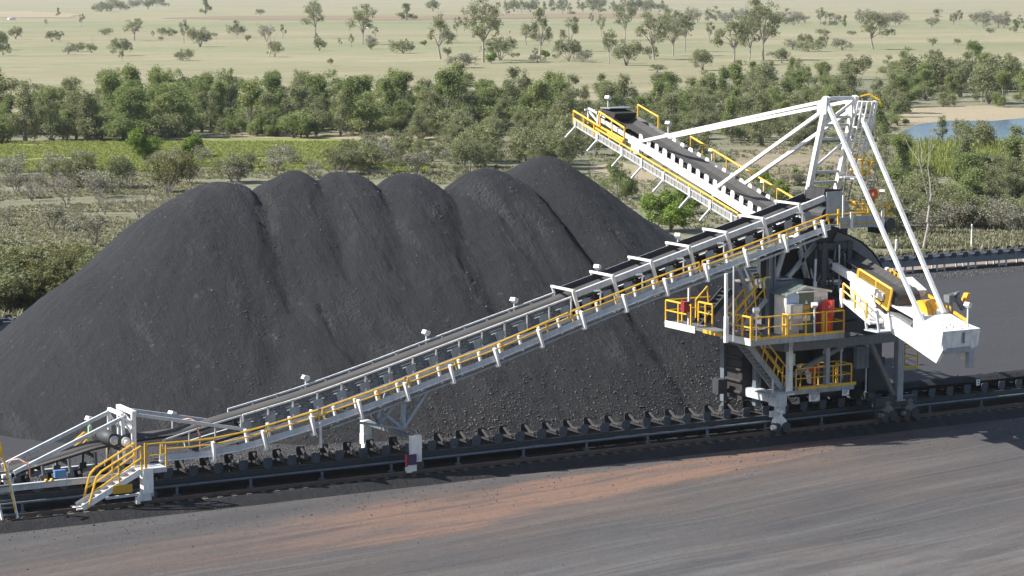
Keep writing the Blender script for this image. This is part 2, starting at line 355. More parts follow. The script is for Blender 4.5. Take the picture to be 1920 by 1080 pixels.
# ================================================================== THE SETTING
def sheet(name, pts, z, m, kind="structure", jit=0.0, step=4.0, seed=1):
    out = []
    for a, b in zip(pts, pts[1:]+pts[:1]):
        a, b = V((a[0], a[1], z)), V((b[0], b[1], z)); k = max(1, int((b-a).length/step)) if jit else 1
        for i in range(min(k, 60)):
            p = a.lerp(b, i/min(k, 60)); q = noise.noise_vector(p*(.6/step)+V((seed*9.1, 0, 0)))
            out.append(V((p.x+q.x*jit*2, p.y+q.y*jit*2, z)))
    me = bpy.data.meshes.new(name); bm = bmesh.new(); bm.faces.new([bm.verts.new(p) for p in out])
    bmesh.ops.triangulate(bm, faces=bm.faces); bmesh.ops.recalc_face_normals(bm, faces=bm.faces)
    if sum(f.normal.z for f in bm.faces) < 0: bmesh.ops.reverse_faces(bm, faces=bm.faces)
    bm.to_mesh(me); bm.free(); me.materials.append(M[m])
    o = link(name, me, (0, 0, 0)); o["kind"] = kind; return o
def pxsheet(name, px, z, m, jit=1.5, step=6, seed=1):
    return sheet(name, [tuple(pZ(x, y, z).xy) for x, y in px], z, m, "structure", jit, step, seed)
sheet("ground", [(-9000, -3000), (14000, -3000), (14000, 14000), (-9000, 14000)], G0-.3, 'plain')
pxsheet("terrain", [(-400, 214), (300, 206), (700, 204), (900, 200), (1100, 190), (1350, 150), (1500, 140), (1700, 145), (2200, 120), (2500, 470), (1650, 480), (900, 560), (0, 590), (-400, 610)], G0-.2, 'bush', 4, 10, 3)
sheet("coal_yard", [(-110, -90), (150, -90), (150, 51.2), (-110, 51.2)], G0, 'yard')
sheet("dirt_road", [(-110, 50.6), (150, 50.6), (150, 57.5), (-110, 57.5)], G0+.012, 'dirt', "structure", .5, 3, 5)
pxsheet("meadow", [(-60, 268), (300, 268), (470, 256), (620, 250), (740, 258), (800, 268), (620, 282), (560, 296), (430, 304), (300, 316), (100, 310), (-60, 318)], G0-.12, 'reedbed', 4.5, 5, 4)
pxsheet("pond", [(664, 270), (690, 264), (735, 263), (790, 268), (770, 277), (700, 281), (668, 277)], G0-.08, 'pond', .8, 4, 8)
pxsheet("sand_bank", [(1660, 238), (1690, 203), (1850, 198), (1960, 205), (1960, 232), (1800, 228), (1720, 238)], G0-.14, 'sand', 1.5, 6, 6)
pxsheet("lake", [(1690, 262), (1706, 234), (1780, 226), (1860, 226), (1990, 216), (1990, 268), (1830, 276), (1720, 272)], G0-.1, 'water', 1.0, 6, 2)
pxsheet("reed_meadow", [(1690, 268), (1760, 271), (1990, 268), (1990, 330), (1880, 345), (1760, 330), (1700, 300)], G0-.06, 'reedbed', 1.5, 6, 9)
pxsheet("sand_strip", [(420, 252), (520, 250), (640, 252), (740, 250), (840, 256), (800, 264), (700, 262), (560, 258), (440, 260)], G0-.1, 'sand', 1.0, 5, 22)
pxsheet("dirt_clearing", [(1380, 285), (1440, 275), (1530, 278), (1640, 292), (1650, 330), (1560, 352), (1440, 342), (1400, 318)], G0-.15, 'orangesoil', 2.5, 5, 12)
pxsheet("bare_clearing", [(1110, 312), (1160, 302), (1230, 318), (1225, 345), (1150, 340)], G0-.15, 'sand', 1.5, 5, 13)
pxsheet("soil_strip", [(300, 34), (420, 30), (760, 30), (1100, 24), (1270, 27), (1270, 34), (1000, 34), (760, 38), (430, 37)], G0-.16, 'redsoil', 5, 20, 16)
pxsheet("gravel_flat", [(-200, 24), (60, 21), (150, 27), (140, 33), (-200, 30)], G0-.16, 'sand', 5, 20, 17)

# ballast bank under the track: a low raised strip with sloping shoulders
bank = MB(); xs = [-75+i*1.0 for i in range(190)]
prof = [(-1.25, G0-.05), (-.62, -.02), (-.3, .0), (3.0, .0), (6.3, -.01), (7.2, G0-.05)]
vs = []; 
for i, x in enumerate(xs):
    for (y, z) in prof:
        q = noise.noise(V((x*.7, y*2, 3))); vs.append(V((x, y+q*.09, z+(noise.noise(V((x*1.9, y*3, 9)))*.035 if z > G0 else 0))))
bank.add(vs, [(i*6+j, i*6+j+1, (i+1)*6+j+1, (i+1)*6+j) for i in range(len(xs)-1) for j in range(5)])
b_ = bank.build("ballast_ground", 'coal'); b_["kind"] = "structure"

# ------------------------------------------------------------------ the coal stockpile: cones run into one another
peaks = [(410, 341, 10.75), (545, 326, 11.05), (640, 326, 11.0), (770, 323, 11.0), (900, 316, 11.1), (1020, 301, 11.3)]
PK = []
for x, y, h in peaks:
    p = pZ(x, y, h); PK.append((p.x, p.y, h))
print("PEAKS", [tuple(round(c, 1) for c in p) for p in PK])
TAN = math.tan(R_(36.3))
SCARS = [(-2.2, 1.2, 11, 19.5), (-7.5, .7, 9, 15), (2.2, 1.0, 15, 22.5), (.6, .8, 8, 13), (5.8, 1.1, 14, 21), (9.6, 1.0, 13, 22), (13.4, .9, 12, 20), (-11.5, .6, 10, 14.5), (7.4, .7, 8.5, 13), (16.0, .7, 13, 19), (-4.6, .6, 8.5, 12)]
def pile_h(x, y):
    best = -9; second = -9; bi = 0
    for i, (px_, py_, h) in enumerate(PK):
        a = 2.3 if i == 0 else 1.5
        dx, dy = x-px_, y-py_; r = math.hypot(dx, dy); th = math.atan2(dy, dx)
        tl = TAN*(1.12 if i == 0 else 1)*(1+.05*noise.noise(V((math.cos(th)*1.3, math.sin(th)*1.3, i*3.7))))
        z = h - tl*(math.sqrt(r*r+a*a)-a)
        z += .13*min(1, r/4)*noise.noise(V((math.cos(th)*4+i*5, math.sin(th)*4, r*.10)))           # chutes running down the face
        z += .05*min(1, r/4)*noise.noise(V((math.cos(th)*15+i*3, math.sin(th)*15, r*.25)))
        if z > best: best, second = z, best
        elif z > second: second = z
    k = best-second
    if k < .55: best -= .30*(1-k/.55)*(.7+.9*noise.noise(V((x*.5, y*.5, 8))))                    # the seam between two cones is a furrow
    lift = min(1, max(0, best)/3)
    best += .30*noise.noise(V((x*.36, y*.07, 12)))*lift + .10*noise.noise(V((x*1.0, y*.18, 14)))*lift
    best += .22*noise.noise(V((x*.16, y*.16, 5.0)))*lift
    for i2, (sx_, hw_, y0_, y1_) in enumerate(SCARS):                                            # a few slip cracks that run down the face
        if y0_ < y < y1_:
            xc_ = sx_ + (y1_-y)*.10 + .45*noise.noise(V((y*.45, i2*7.0, 1))) + .12*noise.noise(V((y*2.5, i2*3.0, 5))); dx_ = x-xc_
            if 0 < dx_ < hw_: best -= .13*lift*(1-dx_/hw_)*min(1, (y-y0_)/1.5, (y1_-y)/1.0)
    best += .06*noise.noise(V((x*.8, y*.8, 1.1))) + .05*noise.noise(V((x*2.2, y*2.2, 7))) + .035*noise.noise(V((x*4.5, y*4.5, 3)))
    return best
pl = MB(); X0, X1, Y0, Y1, ST = -30.0, 44.0, 5.2, 47.0, .17
nx, ny = int((X1-X0)/ST), int((Y1-Y0)/ST); HH = {}
for j in range(ny+1):
    for i in range(nx+1):
        x, y = X0+i*ST, Y0+j*ST; z = pile_h(x, y)
        HH[(i, j)] = z; pl.v.append(V((x, y, max(z, G0-.25))))
for j in range(ny):
    for i in range(nx):
        if max(HH[(i, j)], HH[(i+1, j)], HH[(i, j+1)], HH[(i+1, j+1)]) > G0-.2:
            a = j*(nx+1)+i; pl.f.append((a, a+1, a+nx+2, a+nx+1))
pile = pl.build("coal_stockpile", 'coal', None, True)
tag(pile, "long black coal stockpile of six merged cones behind the inclined conveyor", "stockpile")

def lumps(name, spots, parent=None, m='lump'):
    mb = MB()
    for (x, y, z, s) in spots:
        ax = [V((rng.gauss(0, 1), rng.gauss(0, 1), rng.gauss(0, 1))).normalized() for _ in range(2)]
        u = ax[0]; w = u.cross(ax[1]).normalized(); t = u.cross(w); c = V((x, y, z))
        k = [s*rng.uniform(.6, 1.3) for _ in range(6)]
        mb.add([c+u*k[0], c-u*k[1], c+w*k[2], c-w*k[3], c+t*k[4], c-t*k[5]],
               [(0, 2, 4), (2, 1, 4), (1, 3, 4), (3, 0, 4), (2, 0, 5), (1, 2, 5), (3, 1, 5), (0, 3, 5)])
    o = mb.build(name, m, parent); o["kind"] = "stuff"; return o
sp = []
for _ in range(15000):                                 # coarse lumps that rolled to the toe
    x = rng.uniform(-26, 30); y = 6.2 + abs(rng.gauss(0, 1.9)); z = max(pile_h(x, y), G0); s = rng.uniform(.02, .058)
    dens = .30 + .70*max(0, min(1, .5+2.2*noise.noise(V((x*.14, y*.2, 3)))))
    if rng.random() < dens: sp.append((x, y, z+s*.3, s))
for _ in range(2200):                                 # and some caught on the face
    x = rng.uniform(-22, 30); y = rng.uniform(7, 26); z = pile_h(x, y)
    if z > 0 and noise.noise(V((x*.25, y*.12, 4))) > -.05: s = rng.uniform(.025, .06); sp.append((x, y, z+s*.2, s))
o = lumps("coal_rubble", sp)
tag(o, "loose coal lumps scattered along the foot and face of the stockpile", "coal lumps")
sp = []
for _ in range(5200):
    x = rng.uniform(-30, -4); y = 5.6+abs(rng.gauss(0, 3.2)); s = rng.uniform(.018, .055); sp.append((x, y, max(pile_h(x, y), G0 if y > 7.0 else 0)+s*.3, s))
for _ in range(2600):
    x = rng.uniform(24, 62); y = rng.gauss(7.2, 1.1); s = rng.uniform(.03, .11); sp.append((x, y, G0+s*.4, s))
for _ in range(500):
    x = rng.uniform(-26, 30); y = -.9-abs(rng.gauss(0, 2.2)); s = rng.uniform(.02, .05); sp.append((x, y, G0+s*.4, s))
for _ in range(2200):
    x = rng.uniform(45, 80); y = rng.gauss(46.5, .8); s = rng.uniform(.03, .08); sp.append((x, y, G0+s*.3, s))
for _ in range(1300):
    x = rng.uniform(-27, 34); y = -1.4-rng.random()**2.2*26; s = rng.uniform(.010, .030); sp.append((x, y, G0+s*.4, s))
o = lumps("coal_debris", sp)
sp2 = [(rng.uniform(-27, 34), -1.4-rng.random()**1.3*26, G0+.008, rng.uniform(.008, .024)) for _ in range(420)]
o2 = lumps("gravel", sp2, None, 'stone'); tag(o2, "pale stones sprinkled over the dark haul yard in front of the track", "stones")
tag(o, "spilled coal pebbles lying on the dark yard beside the track", "coal lumps")

# ================================================================== TRACK
track = thing("railway_track", (0, 0, 0), "rusty stacker rail track with short sleepers along the front of the yard conveyor", "rail track")
for Y in (0.0, 4.4):
    m = MB().box((20, Y, .14), (180, .075, .05)); m.box((20, Y, .075), (180, .02, .09)); m.box((20, Y, .02), (180, .15, .03)); m.build("rail", 'rail', track)
sl = MB().box((0, 0, 0), (.2, .85, .11)); sl.box((.0, -.16, .075), (.12, .07, .05)); sl.box((.0, .16, .075), (.12, .07, .05))
s0 = sl.build("sleeper", 'timber', track, origin=(0, 0, 0)); s0.location = V((-25.5, 0, -.035))
for i in range(1, 98): dup(s0, track, (-25.5+i*.64, 0, -.035))

# ================================================================== YARD CONVEYOR on the ground
YC = 2.2
def idler(name, parent, m='dark', pm='steel'):
    """a trough idler set: base and three rollers, with an upright square wing plate at either end"""
    mb = MB()
    for sgn in (-1, 1):
        mb.bar((0, sgn*.30, .06), (0, sgn*.74, .36), .05, .05); mb.tube((.03, sgn*.27, .10), (.03, sgn*.70, .33), .075, 8)
    mb.tube((0, -.25, .10), (0, .25, .10), .075, 8); mb.bar((0, -.8, 0), (0, .8, 0), .1, .08)
    o = mb.build(name, m, parent, origin=(0, 0, 0))
    for sgn in (-1, 1):
        yy = sgn*.76; w = MB().prism([V((-.20, yy, .04)), V((.20, yy, .04)), V((.21, yy+sgn*.04, .36)), V((.17, yy+sgn*.05, .42)), V((-.17, yy+sgn*.05, .42)), V((-.21, yy+sgn*.04, .36))], (0, .035*sgn, 0))
        w.box((0, yy+.02*sgn, .0), (.26, .1, .10)); w.build("wing_plate", pm if sgn < 0 else m, o)
    return o
def dup_tree(o, parent, c):
    d = dup(o, parent, c)
    for ch in list(o.children): e = ch.copy(); COL.objects.link(e); e.parent = d
    return d
yc = thing("yard_conveyor", (0, YC, 0), "low yard conveyor with rows of bare idlers running beneath the inclined tripper conveyor", "conveyor")
m = MB()
for s in (-1, 1): m = MB(); m.box((12, YC+s*.86, .50), (84, .10, .20)); m.box((12, YC+s*.86, .617), (84, .2, .03)); m.build("stringer", 'dark', yc)
m = MB().box((12, YC-1.06, .36), (84, .30, .035)); m.build("side_shelf", 'steel', yc)
m = MB()
for x in [-30+i*6 for i in range(14)]: m.tube((x, YC-1.28, .40), (x+5.98, YC-1.28, .40), .055, 8)
m.build("pipe", 'steel', yc)
for i in range(24):
    x = -28.6+i*3.3
    m = MB().box((x, YC-1.28, .17), (.09, .09, .33)); m.box((x, YC-1.28, .015), (.26, .2, .03)); m.bar((x, YC-1.28, .30), (x, YC-.9, .36), .06, .06)
    m.build("leg", 'steel', yc); MB().box((x, YC+.86, .2), (.1, .1, .4)).build("leg", 'dark', yc)
i0 = idler("idler", yc, 'rubber', 'wing'); i0.location = V((-27.9, 0, .66))
NI = 0
for i in range(1, 68):
    dup_tree(i0, yc, (-27.9+i*1.12, YC, .66))
def trough(mb, pts, yc_, w, th=.03, dip=.28):
    """a troughed belt along points given at the belt edge height"""
    rows = []
    for (x, z) in pts:
        rows.append([V((x, yc_+s*w/2, z-d*dip)) for s, d in ((-1, 0), (-.42, 1), (.42, 1), (1, 0))])
    for a, b in ((0, 1), (1, 2), (2, 3)): mb.strip([r[a] for r in rows], [r[b] for r in rows], th)
    return mb
m = MB(); trough(m, [(21.5+i*1.5, 1.20+.02*math.sin(i)) for i in range(24)], YC, 1.36); m.strip([(21.5, YC-.45, 1.0), (54, YC-.45, 1.0)], [(21.5, YC+.45, 1.0), (54, YC+.45, 1.0)], .02)
m.build("belt", 'rubber', yc)
m = MB().box((12, YC, .30), (84, 1.2, .03)); m.build("return_belt", 'rubber', yc)
hp = MB()                                               # coal riding on the belt right of the machine
rows = [[V((21.6+i*.3, YC+s*.5, 1.12+d*(.24+.06*noise.noise(V((i*.9, s*3, 1)))))) for s, d in ((-1, 0), (-.45, .8), (0, 1.1), (.45, .8), (1, 0))] for i in range(108)]
for a in range(4): hp.strip([r[a] for r in rows], [r[a+1] for r in rows])
tag(hp.build("coal_load", 'coal', None, True), "ridge of black coal riding on the yard conveyor belt right of the stacker", "coal")
# far conveyor, beyond the pile
yb = thing("yard_conveyor", (0, 49.6, 0), "far low blue-grey conveyor with notched side panels along the pinkish dirt road behind the pile", "conveyor")
m = MB(); YB = 49.6
for s in (-1, 1): m = MB(); m.box((20, YB+s*.72, G0+.78), (190, .06, .62)); m.box((20, YB+s*.74, G0+1.10), (190, .16, .04)); m.build("side_panel", 'steel', yb)
m = MB().box((20, YB, G0+.9), (190, 1.3, .06)); m.build("belt", 'rubber', yb)
proto = MB()
for s in (-1, 1):
    proto.prism([V((-.22, s*.80, -.12)), V((.22, s*.80, -.12)), V((.30, s*.80, .02)), V((.18, s*.80, .26)), V((-.18, s*.80, .26)), V((-.30, s*.80, .02))], (0, .04*s, 0))
    proto.box((0, s*.84, .10), (.34, .03, .09))
proto.bar((0, -.8, .08), (0, .8, .08), .12, .12)
ib = proto.build("idler", 'dark', yb, origin=(0, 0, 0)); ib.location = V((-10.2, 0, G0+1.05))
for i in range(1, 82):
    x = -10.2+i*1.13
    if x < -2 or x > 54: dup(ib, yb, (x, YB, G0+1.05))
for i in range(32):
    x = -10.6+i*3.0
    if -2 < x < 54: continue
    m = MB()
    for dx in (-.35, .35):
        for s in (-.7, .7): m.box((x+dx, YB+s, G0+.24), (.1, .1, .5))
    m.bar((x-.35, YB-.7, G0+.12), (x+.35, YB-.7, G0+.12), .06, .06); m.build("trestle", 'pale', yb)
for k, (x, y0, y1, w, lab) in enumerate([(1680.5, 470, 450, .16, "short stout white marker post beside the far conveyor near the stay"), (1821.5, 463, 420, .10, "tall thin white marker post on the grass verge behind the far conveyor")]):
    p = pZ(x, y0, G0); h = (y0-y1)/24.0*1.0
    t = MB().box((p.x, p.y, G0+h/2), (w, w, h)); t.prism([(p.x-w/2, p.y-w/2, G0+h), (p.x+w/2, p.y-w/2, G0+h), (p.x, p.y-w/2, G0+h+.08)], (0, w, 0))
    tag(t.build("marker_post", 'white'), lab, "marker post")

# ================================================================== TRIPPER: the inclined conveyor that lifts the belt to the stacker
NY, FY = 1.40, 3.00
_tp = [(150, 872), (240, 847), (296, 829), (385, 799), (480, 771), (585, 739), (701, 697), (801, 659), (908, 618.5), (1000, 584), (1070, 557.5), (1150, 527), (1230, 496), (1308, 466), (1384, 437.5), (1458, 409), (1526, 381), (1560, 367)]
TP = [(p.x, p.z) for p in (pY(x, y, NY) for x, y in _tp)]
def T(x):
    if x <= TP[0][0]: a, b = TP[0], TP[1]
    elif x >= TP[-1][0]: a, b = TP[-2], TP[-1]
    else:
        for a, b in zip(TP, TP[1:]):
            if a[0] <= x <= b[0]: break
    def lin(q): return a[1] + (b[1]-a[1])*(q-a[0])/(b[0]-a[0])
    return lin(x)
def Ts(x): return (T(x-.8)+T(x)+T(x+.8))/3
def tp(x, y, dz=0.0): return V((x, y, Ts(x)+dz))
def nrm(x): s = (Ts(x+.3)-Ts(x-.3))/.6; return V((-s, 0, 1)).normalized()
def tpn(x, y, d): return tp(x, y) + nrm(x)*d
XA, XH, XE = -16.3, 3.95, 17.9                          # tail portal, where the hood starts, head
_wp = [(250, 835), (320, 830), (385, 825), (453, 812), (582, 774), (707, 730), (843, 677), (920, 649), (1075, 582), (1235, 518.5), (1390, 464), (1571, 395)]
WP = [(p.x, p.z) for p in (pY(x, y, .58) for x, y in _wp)]
def Tw(x):
    a, b = (WP[0], WP[1]) if x <= WP[0][0] else (WP[-2], WP[-1])
    for q, w in zip(WP, WP[1:]):
        if q[0] <= x <= w[0]: a, b = q, w
    return a[1] + (b[1]-a[1])*(x-a[0])/(b[0]-a[0])
def wp(x, y, dz=0.0): return V((x, y, (Tw(x-.6)+Tw(x)+Tw(x+.6))/3+dz))
def wslope(x): return math.atan((wp(x+.3, 0).z-wp(x-.3, 0).z)/.6)
def wn(x, y, d): q = wslope(x); return wp(x, y)+V((-math.sin(q), 0, math.cos(q)))*d
def xs_(a, b, step): k = max(1, round((b-a)/step)); return [a+(b-a)*i/k for i in range(k+1)]
tr = thing("tripper_conveyor", (0, YC, 0), "long inclined tripper conveyor with yellow handrailed walkway climbing from the track to the stacker", "tripper conveyor")
# belt: lies on the yard conveyor at the far left, lifts over the bend pulley and climbs
BP = [(-31.0, 1.22), (-26.5, 1.24), (-24.0, 1.30), (-22.0, 1.52), (-20.0, 1.92), (-18.6, 2.22), (-17.2, 2.38), (-16.2, 2.42)]
BP += [(x, Ts(x)-.08) for x in xs_(-14.6, 17.2, 1.1)]
BP = [(x, (z if i < 8 else z+.0)) for i, (x, z) in enumerate(BP)]
m = MB(); trough(m, BP, YC, 1.30, .03, .17); m.build("belt", 'beltgrey', tr, True)
X_ = xs_(-14.2, 17.6, 1.13)
for y in (NY-.05, FY+.05): m = MB(); m.barpath([tp(x, y, -.95) for x in X_], .12, .2); m.build("table_stringer", 'pale', tr)
m = MB(); m.barpath([wp(x, .74, -1.0) for x in xs_(-8.5, 17.2, 2.27)], .09, .10); m.build("lower_chord", 'galv', tr)
m = MB(); m.barpath([tp(x, FY+.08, -2.0) for x in xs_(-8.5, 17.2, 2.27)], .10, .10); m.build("lower_chord", 'galv', tr)
m = MB(); q = xs_(-8.5, 17.2, 1.13)
for k in range(0, len(q)-2, 2): m.bar(wp(q[k], .78, -.72), wp(q[k+2], .78, -.98), .05, .05)
m.build("truss_brace", 'galv', tr)
m = MB()
for k in range(0, len(q)-2, 2): m.bar(tp(q[k], FY+.08, -1.02), tp(q[k+2], FY+.08, -1.97), .07, .07)
m.build("truss_brace", 'galv', tr)
for k in range(0, len(q)-1, 2): MB().bar(wp(q[k], .74, -1.0), tp(q[k], FY+.08, -2.0), .06, .06).build("cross_brace", 'steel', tr)
vp = MB(); vp.box((0, 0, 0), (.09, .16, 1.06)); vp = vp.build("walkway_post", 'white', tr, origin=(0, 0, 0))
first = True
for i, x in enumerate(xs_(-12.4, 16.8, 1.02)):
    d = vp if first else dup(vp, tr, (0, 0, 0)); first = False
    c = wn(x, .70, -.46); d.location = c-WL[tr.name]; WL[d.name] = c; d.rotation_euler = (0, -wslope(x), 0)
    if x <= -8.5: c = wn(x, .70, -.30); d.location = c-WL[tr.name]; d.scale = (1, 1, .7)
bp_ = MB(); bp_.box((0, 0, 0), (.10, .24, .84)); bp_.box((-.03, .04, -.38), (.20, .26, .08)); bp_ = bp_.build("walkway_bracket", 'white', tr, origin=(0, 0, 0))
first = True
for x in xs_(-14.0, 17.0, 2.26):
    d = bp_ if first else dup(bp_, tr, (0, 0, 0)); first = False
    c = wn(x, .36, -.52); d.location = c-WL[tr.name]; WL[d.name] = c
    d.rotation_euler = (0, -wslope(x)*.9, 0)
# walkway
m = MB(); m.strip([tp(x, 1.62, -1.02) for x in X_], [tp(x, 2.78, -1.02) for x in X_], .03); m.build("return_belt", 'rubber', tr)
WX = xs_(-16.3, 17.6, 1.13)
m = MB()
m.strip([wp(x, .52, -.70) for x in WX], [wp(x, 1.22, -.70) for x in WX], .04); m.build("walkway_deck", 'mid', tr)
m = MB(); m.barpath([wp(x, .50, -.57) for x in WX], .05, .20); m.build("walkway_stringer", 'pale', tr)
m = MB(); m.barpath([wp(x, .48, -.70) for x in WX], .12, .05); m.build("stringer_flange", 'white', tr)
def hr(a, b, y, nm="handrail"):
    q = xs_(a, b, 1.13); mb = MB()
    mb.path([wp(x, y) for x in q], .042, 6); mb.path([wp(x, y, -.25) for x in q], .034, 6)
    for x in q[::2]: mb.bar(wn(x, y, -.66), wn(x, y, .02), .06, .06, (0, 1, 0))
    mb.tube(wp(q[0], y), wp(q[0], y, -.25), .036, 6); mb.tube(wp(q[-1], y), wp(q[-1], y, -.25), .036, 6)
    return mb.build(nm, 'yellow', tr)
hr(-16.2, -9.15, .58); hr(-8.9, -5.0, .58); hr(-4.85, 3.2, .58); hr(3.35, 10.2, .58); hr(10.4, 17.5, .58)
# wind guards up to the hood
q = xs_(-12.2, XH-.1, 1.13)
for y, o_ in ((NY, 'near'), (FY, 'far')):
    m = MB(); m.barpath([tp(x, y) for x in q], .06, .07); m.barpath([tp(x, y, -.74) for x in q], .05, .06)
    for x in q: m.bar(tp(x, y, -.76), tp(x, y, .02), .06, .06, (1, 0, 0))
    fr = m.build("wind_guard", 'white', tr)
    m = MB(); m.strip([tp(x, y+.035, -.03) for x in q], [tp(x, y+.035, -.72) for x in q]); m.build("mesh_sheet", 'windmesh', fr)
q2 = xs_(-15.8, -12.3, 1.13)
m = MB(); m.barpath([tp(x, NY) for x in q2], .06, .06); m.barpath([tp(x, NY, -.7) for x in q2], .05, .05)
for x in q2: m.bar(tp(x, NY, -.72), tp(x, NY, .02), .05, .05, (1, 0, 0))
m.build("wind_guard", 'pale', tr)
# hood beams and portals higher up
q = xs_(XH, XE, 1.0)
m = MB(); m.barpath([tp(x, NY-.02, .05) for x in q], .16, .27); m.build("hood_beam", 'pale', tr)
m = MB(); m.barpath([tp(x, FY+.03, .05) for x in q], .10, .22); m.build("hood_beam", 'pale', tr)
for y in (NY+.075, FY-.035): m = MB(); m.barpath([tp(x, y, -.04) for x in q], .03, .44); m.build("skirt_board", 'dark', tr)
for x in xs_(XH, 16.4, 2.12):
    m = MB(); d = .24
    m.bar(tpn(x+.06, NY-.14, -1.02), tpn(x, NY-.14, d), .16, .10, (0, 1, 0)); m.bar(tpn(x+.1, FY+.13, -.5), tpn(x, FY+.13, d), .11, .11, (0, 1, 0))
    m.bar(tpn(x, NY-.21, d+.05), tpn(x, FY+.2, d+.05), .11, .10); m.build("portal_frame", 'white', tr)
for x in xs_(5.2, 16.4, 2.12):                          # goose-neck pull switches beside the hood
    m = MB(); m.bar(tp(x, 1.06, -1.0), tp(x, 1.06, -.12), .06, .06, (0, 1, 0)); m.bar(tp(x, 1.06, -.10), tp(x-.28, 1.22, -.05), .07, .07); m.build("pull_switch", 'pale', tr)
it = idler("idler", tr, 'dark', 'plate'); it.scale = (1.1, 1.02, 1.30)
first = True
for x in xs_(-12.0, 17.0, 1.13):
    d = it if first else dup_tree(it, tr, (0, 0, 0)); first = False
    c = tp(x, YC, -.86); d.location = c-WL[tr.name]; WL[d.name] = c; d.rotation_euler = (0, -math.atan((Ts(x+.3)-Ts(x-.3))/.6), 0)
# floodlights on the far side
for k, (x, y) in enumerate([(573, 708), (799, 623), (964, 562), (1120, 500), (1271, 441)]):
    p = pY(x, y, FY+.18); floodlight(tr, p, (p.x, p.y, Ts(p.x)-.4), .2*k)
p = pY(323, 775, FY+.1); floodlight(tr, p, (p.x, p.y, p.z-1.0), .4)
p = pY(168, 785, FY+.5); fl = floodlight(tr, p, (p.x, p.y, p.z-1.6), .2)
MB().box((p.x, p.y, p.z-.62), (.14, .12, .62)).build("tube_lamp", 'limebox', fl)
# tail portal and its struts
fx, fz = pY(249, 776, NY).x, pY(249, 776, NY).z
tf = MB()
for y in (NY-.05, FY):
    tf.bar((fx, y, 1.1), (fx, y, fz), .17, .17, (0, 1, 0)); tf.bar((fx-.45, y, 1.5), (fx-.45, y, fz-.05), .13, .13, (0, 1, 0))
tf.bar((fx, NY-.18, fz+.06), (fx, FY+.12, fz+.06), .19, .16); tf.bar((fx-.45, NY, fz), (fx-.45, FY, fz), .13, .13)
tf.bar((fx-.02, NY, 2.9), (fx-.02, FY, 2.9), .14, .16); tf.bar((fx+.02, NY, 2.95), (fx+.02, FY, fz-.1), .14, .10)
for y in (NY, FY): tf.bar((fx, y, 2.6), (fx-.45, y, fz-.2), .08, .08)
tf.build("tail_frame", 'white', tr)
for y in (NY-.02, FY-.02):
    e1 = pY(466, 806, NY); e2 = pY(26, 886, NY)
    m = MB(); m.bar((fx, y, fz-.02), (e1.x, y, e1.z), .12, .14); m.build("strut", 'pale', tr)
    m = MB(); m.bar((fx-.3, y, fz-.06), (e2.x, y, e2.z), .13, .15); m.build("strut", 'pale', tr)
pc = pY(222, 823, 1.55); bpz = pc.z
m = MB().tube((pc.x-.25, 1.35, bpz), (pc.x-.25, 3.05, bpz), .29, 18); bpul = m.build("bend_pulley", 'dark', tr, True)
m = MB(); m.tube((pc.x-.25, 1.28, bpz), (pc.x-.25, 1.345, bpz), .19, 16); m.tube((pc.x-.25, 1.16, bpz), (pc.x-.25, 1.275, bpz), .09, 10); m.build("hub", 'pale', bpul)
m = MB().tube((pc.x+.15, 1.12, bpz-.06), (pc.x+.15, 1.30, bpz-.06), .27, 18); w = m.build("snub_wheel", 'dark', tr)
m = MB(); m.tube((pc.x+.15, 1.06, bpz-.06), (pc.x+.15, 1.118, bpz-.06), .2, 16); m.tube((pc.x+.15, .92, bpz-.06), (pc.x+.15, 1.055, bpz-.06), .1, 10); m.build("hub", 'white', w)
# tail carriage: low side beams, idlers lifting the belt, blue box, hooped conduits
m = MB(); e = pY(12, 905, .95)
for y in (.95, 3.3): m.bar((-30, y, 1.02), (fx, y, 1.02), .10, .24); m.box(((fx-30)/2, y-.03, 1.155), (30+fx, .2, .03))
m.build("tail_beam", 'pale', tr)
for x in xs_(-26.5, -17.6, 1.1):
    m = MB(); zb = 1.0 + max(0, (x+24))*.16
    for s in (-1, 1): m.bar((x, YC+s*.95, 1.0), (x, YC+s*.72, zb+.2), .14, .1, (1, 0, 0)); m.box((x, YC+s*.85, 1.22), (.3, .16, .26))
    m.tube((x, YC-.7, zb), (x, YC+.7, zb), .08, 8); m.build("lifting_idler", 'dark' if rng.random() < .6 else 'mid', tr)
b = pY(112, 888, .80); MB().box(b, (.46, .2, .30)).build("junction_box", 'blue', tr)
for (x0, y0, x1, y1) in ((56, 896, 38, 860), (376, 842, 350, 785)):
    p = pY(x0, y0, NY-.1); h = pY(x1+12, y1, NY+.2); m = MB()
    pts = [p, V((p.x-.02, p.y, p.z+.55)), V((p.x-.16, p.y+.1, h.z-.10)), V((p.x-.34, p.y+.3, h.z+.02)), V((p.x-.52, p.y+.6, h.z-.06)), V((p.x-.60, p.y+.8, h.z-.22))]
    m.path(pts, .035, 6); m.build("conduit_hoop", 'conduit', tr)
for dx in (0, .23):
    m = MB(); p = pY(87, 901, .80); m.tube((p.x+dx, .72, p.z), (p.x+dx, .90, p.z), .06, 8); m.build("knob", 'yellow', tr)
# far-side yellow step rails at the tail
m = MB(); a = pY(137, 840, 3.5); b = pY(166, 815, 3.5); c = pY(200, 821, 3.5)
for dy in (0, .55): m.path([a+V((0, dy, 0)), b+V((0, dy, 0)), c+V((0, dy, 0))], .045, 6); m.path([a+V((.25, dy, -.3)), b+V((.1, dy, -.32)), c+V((0, dy, -.3))], .035, 6)
m.tube(b, b+V((0, 0, -.8)), .04, 6); m.tube(c, c+V((0, 0, -.8)), .04, 6); m.build("handrail", 'yellow', tr)
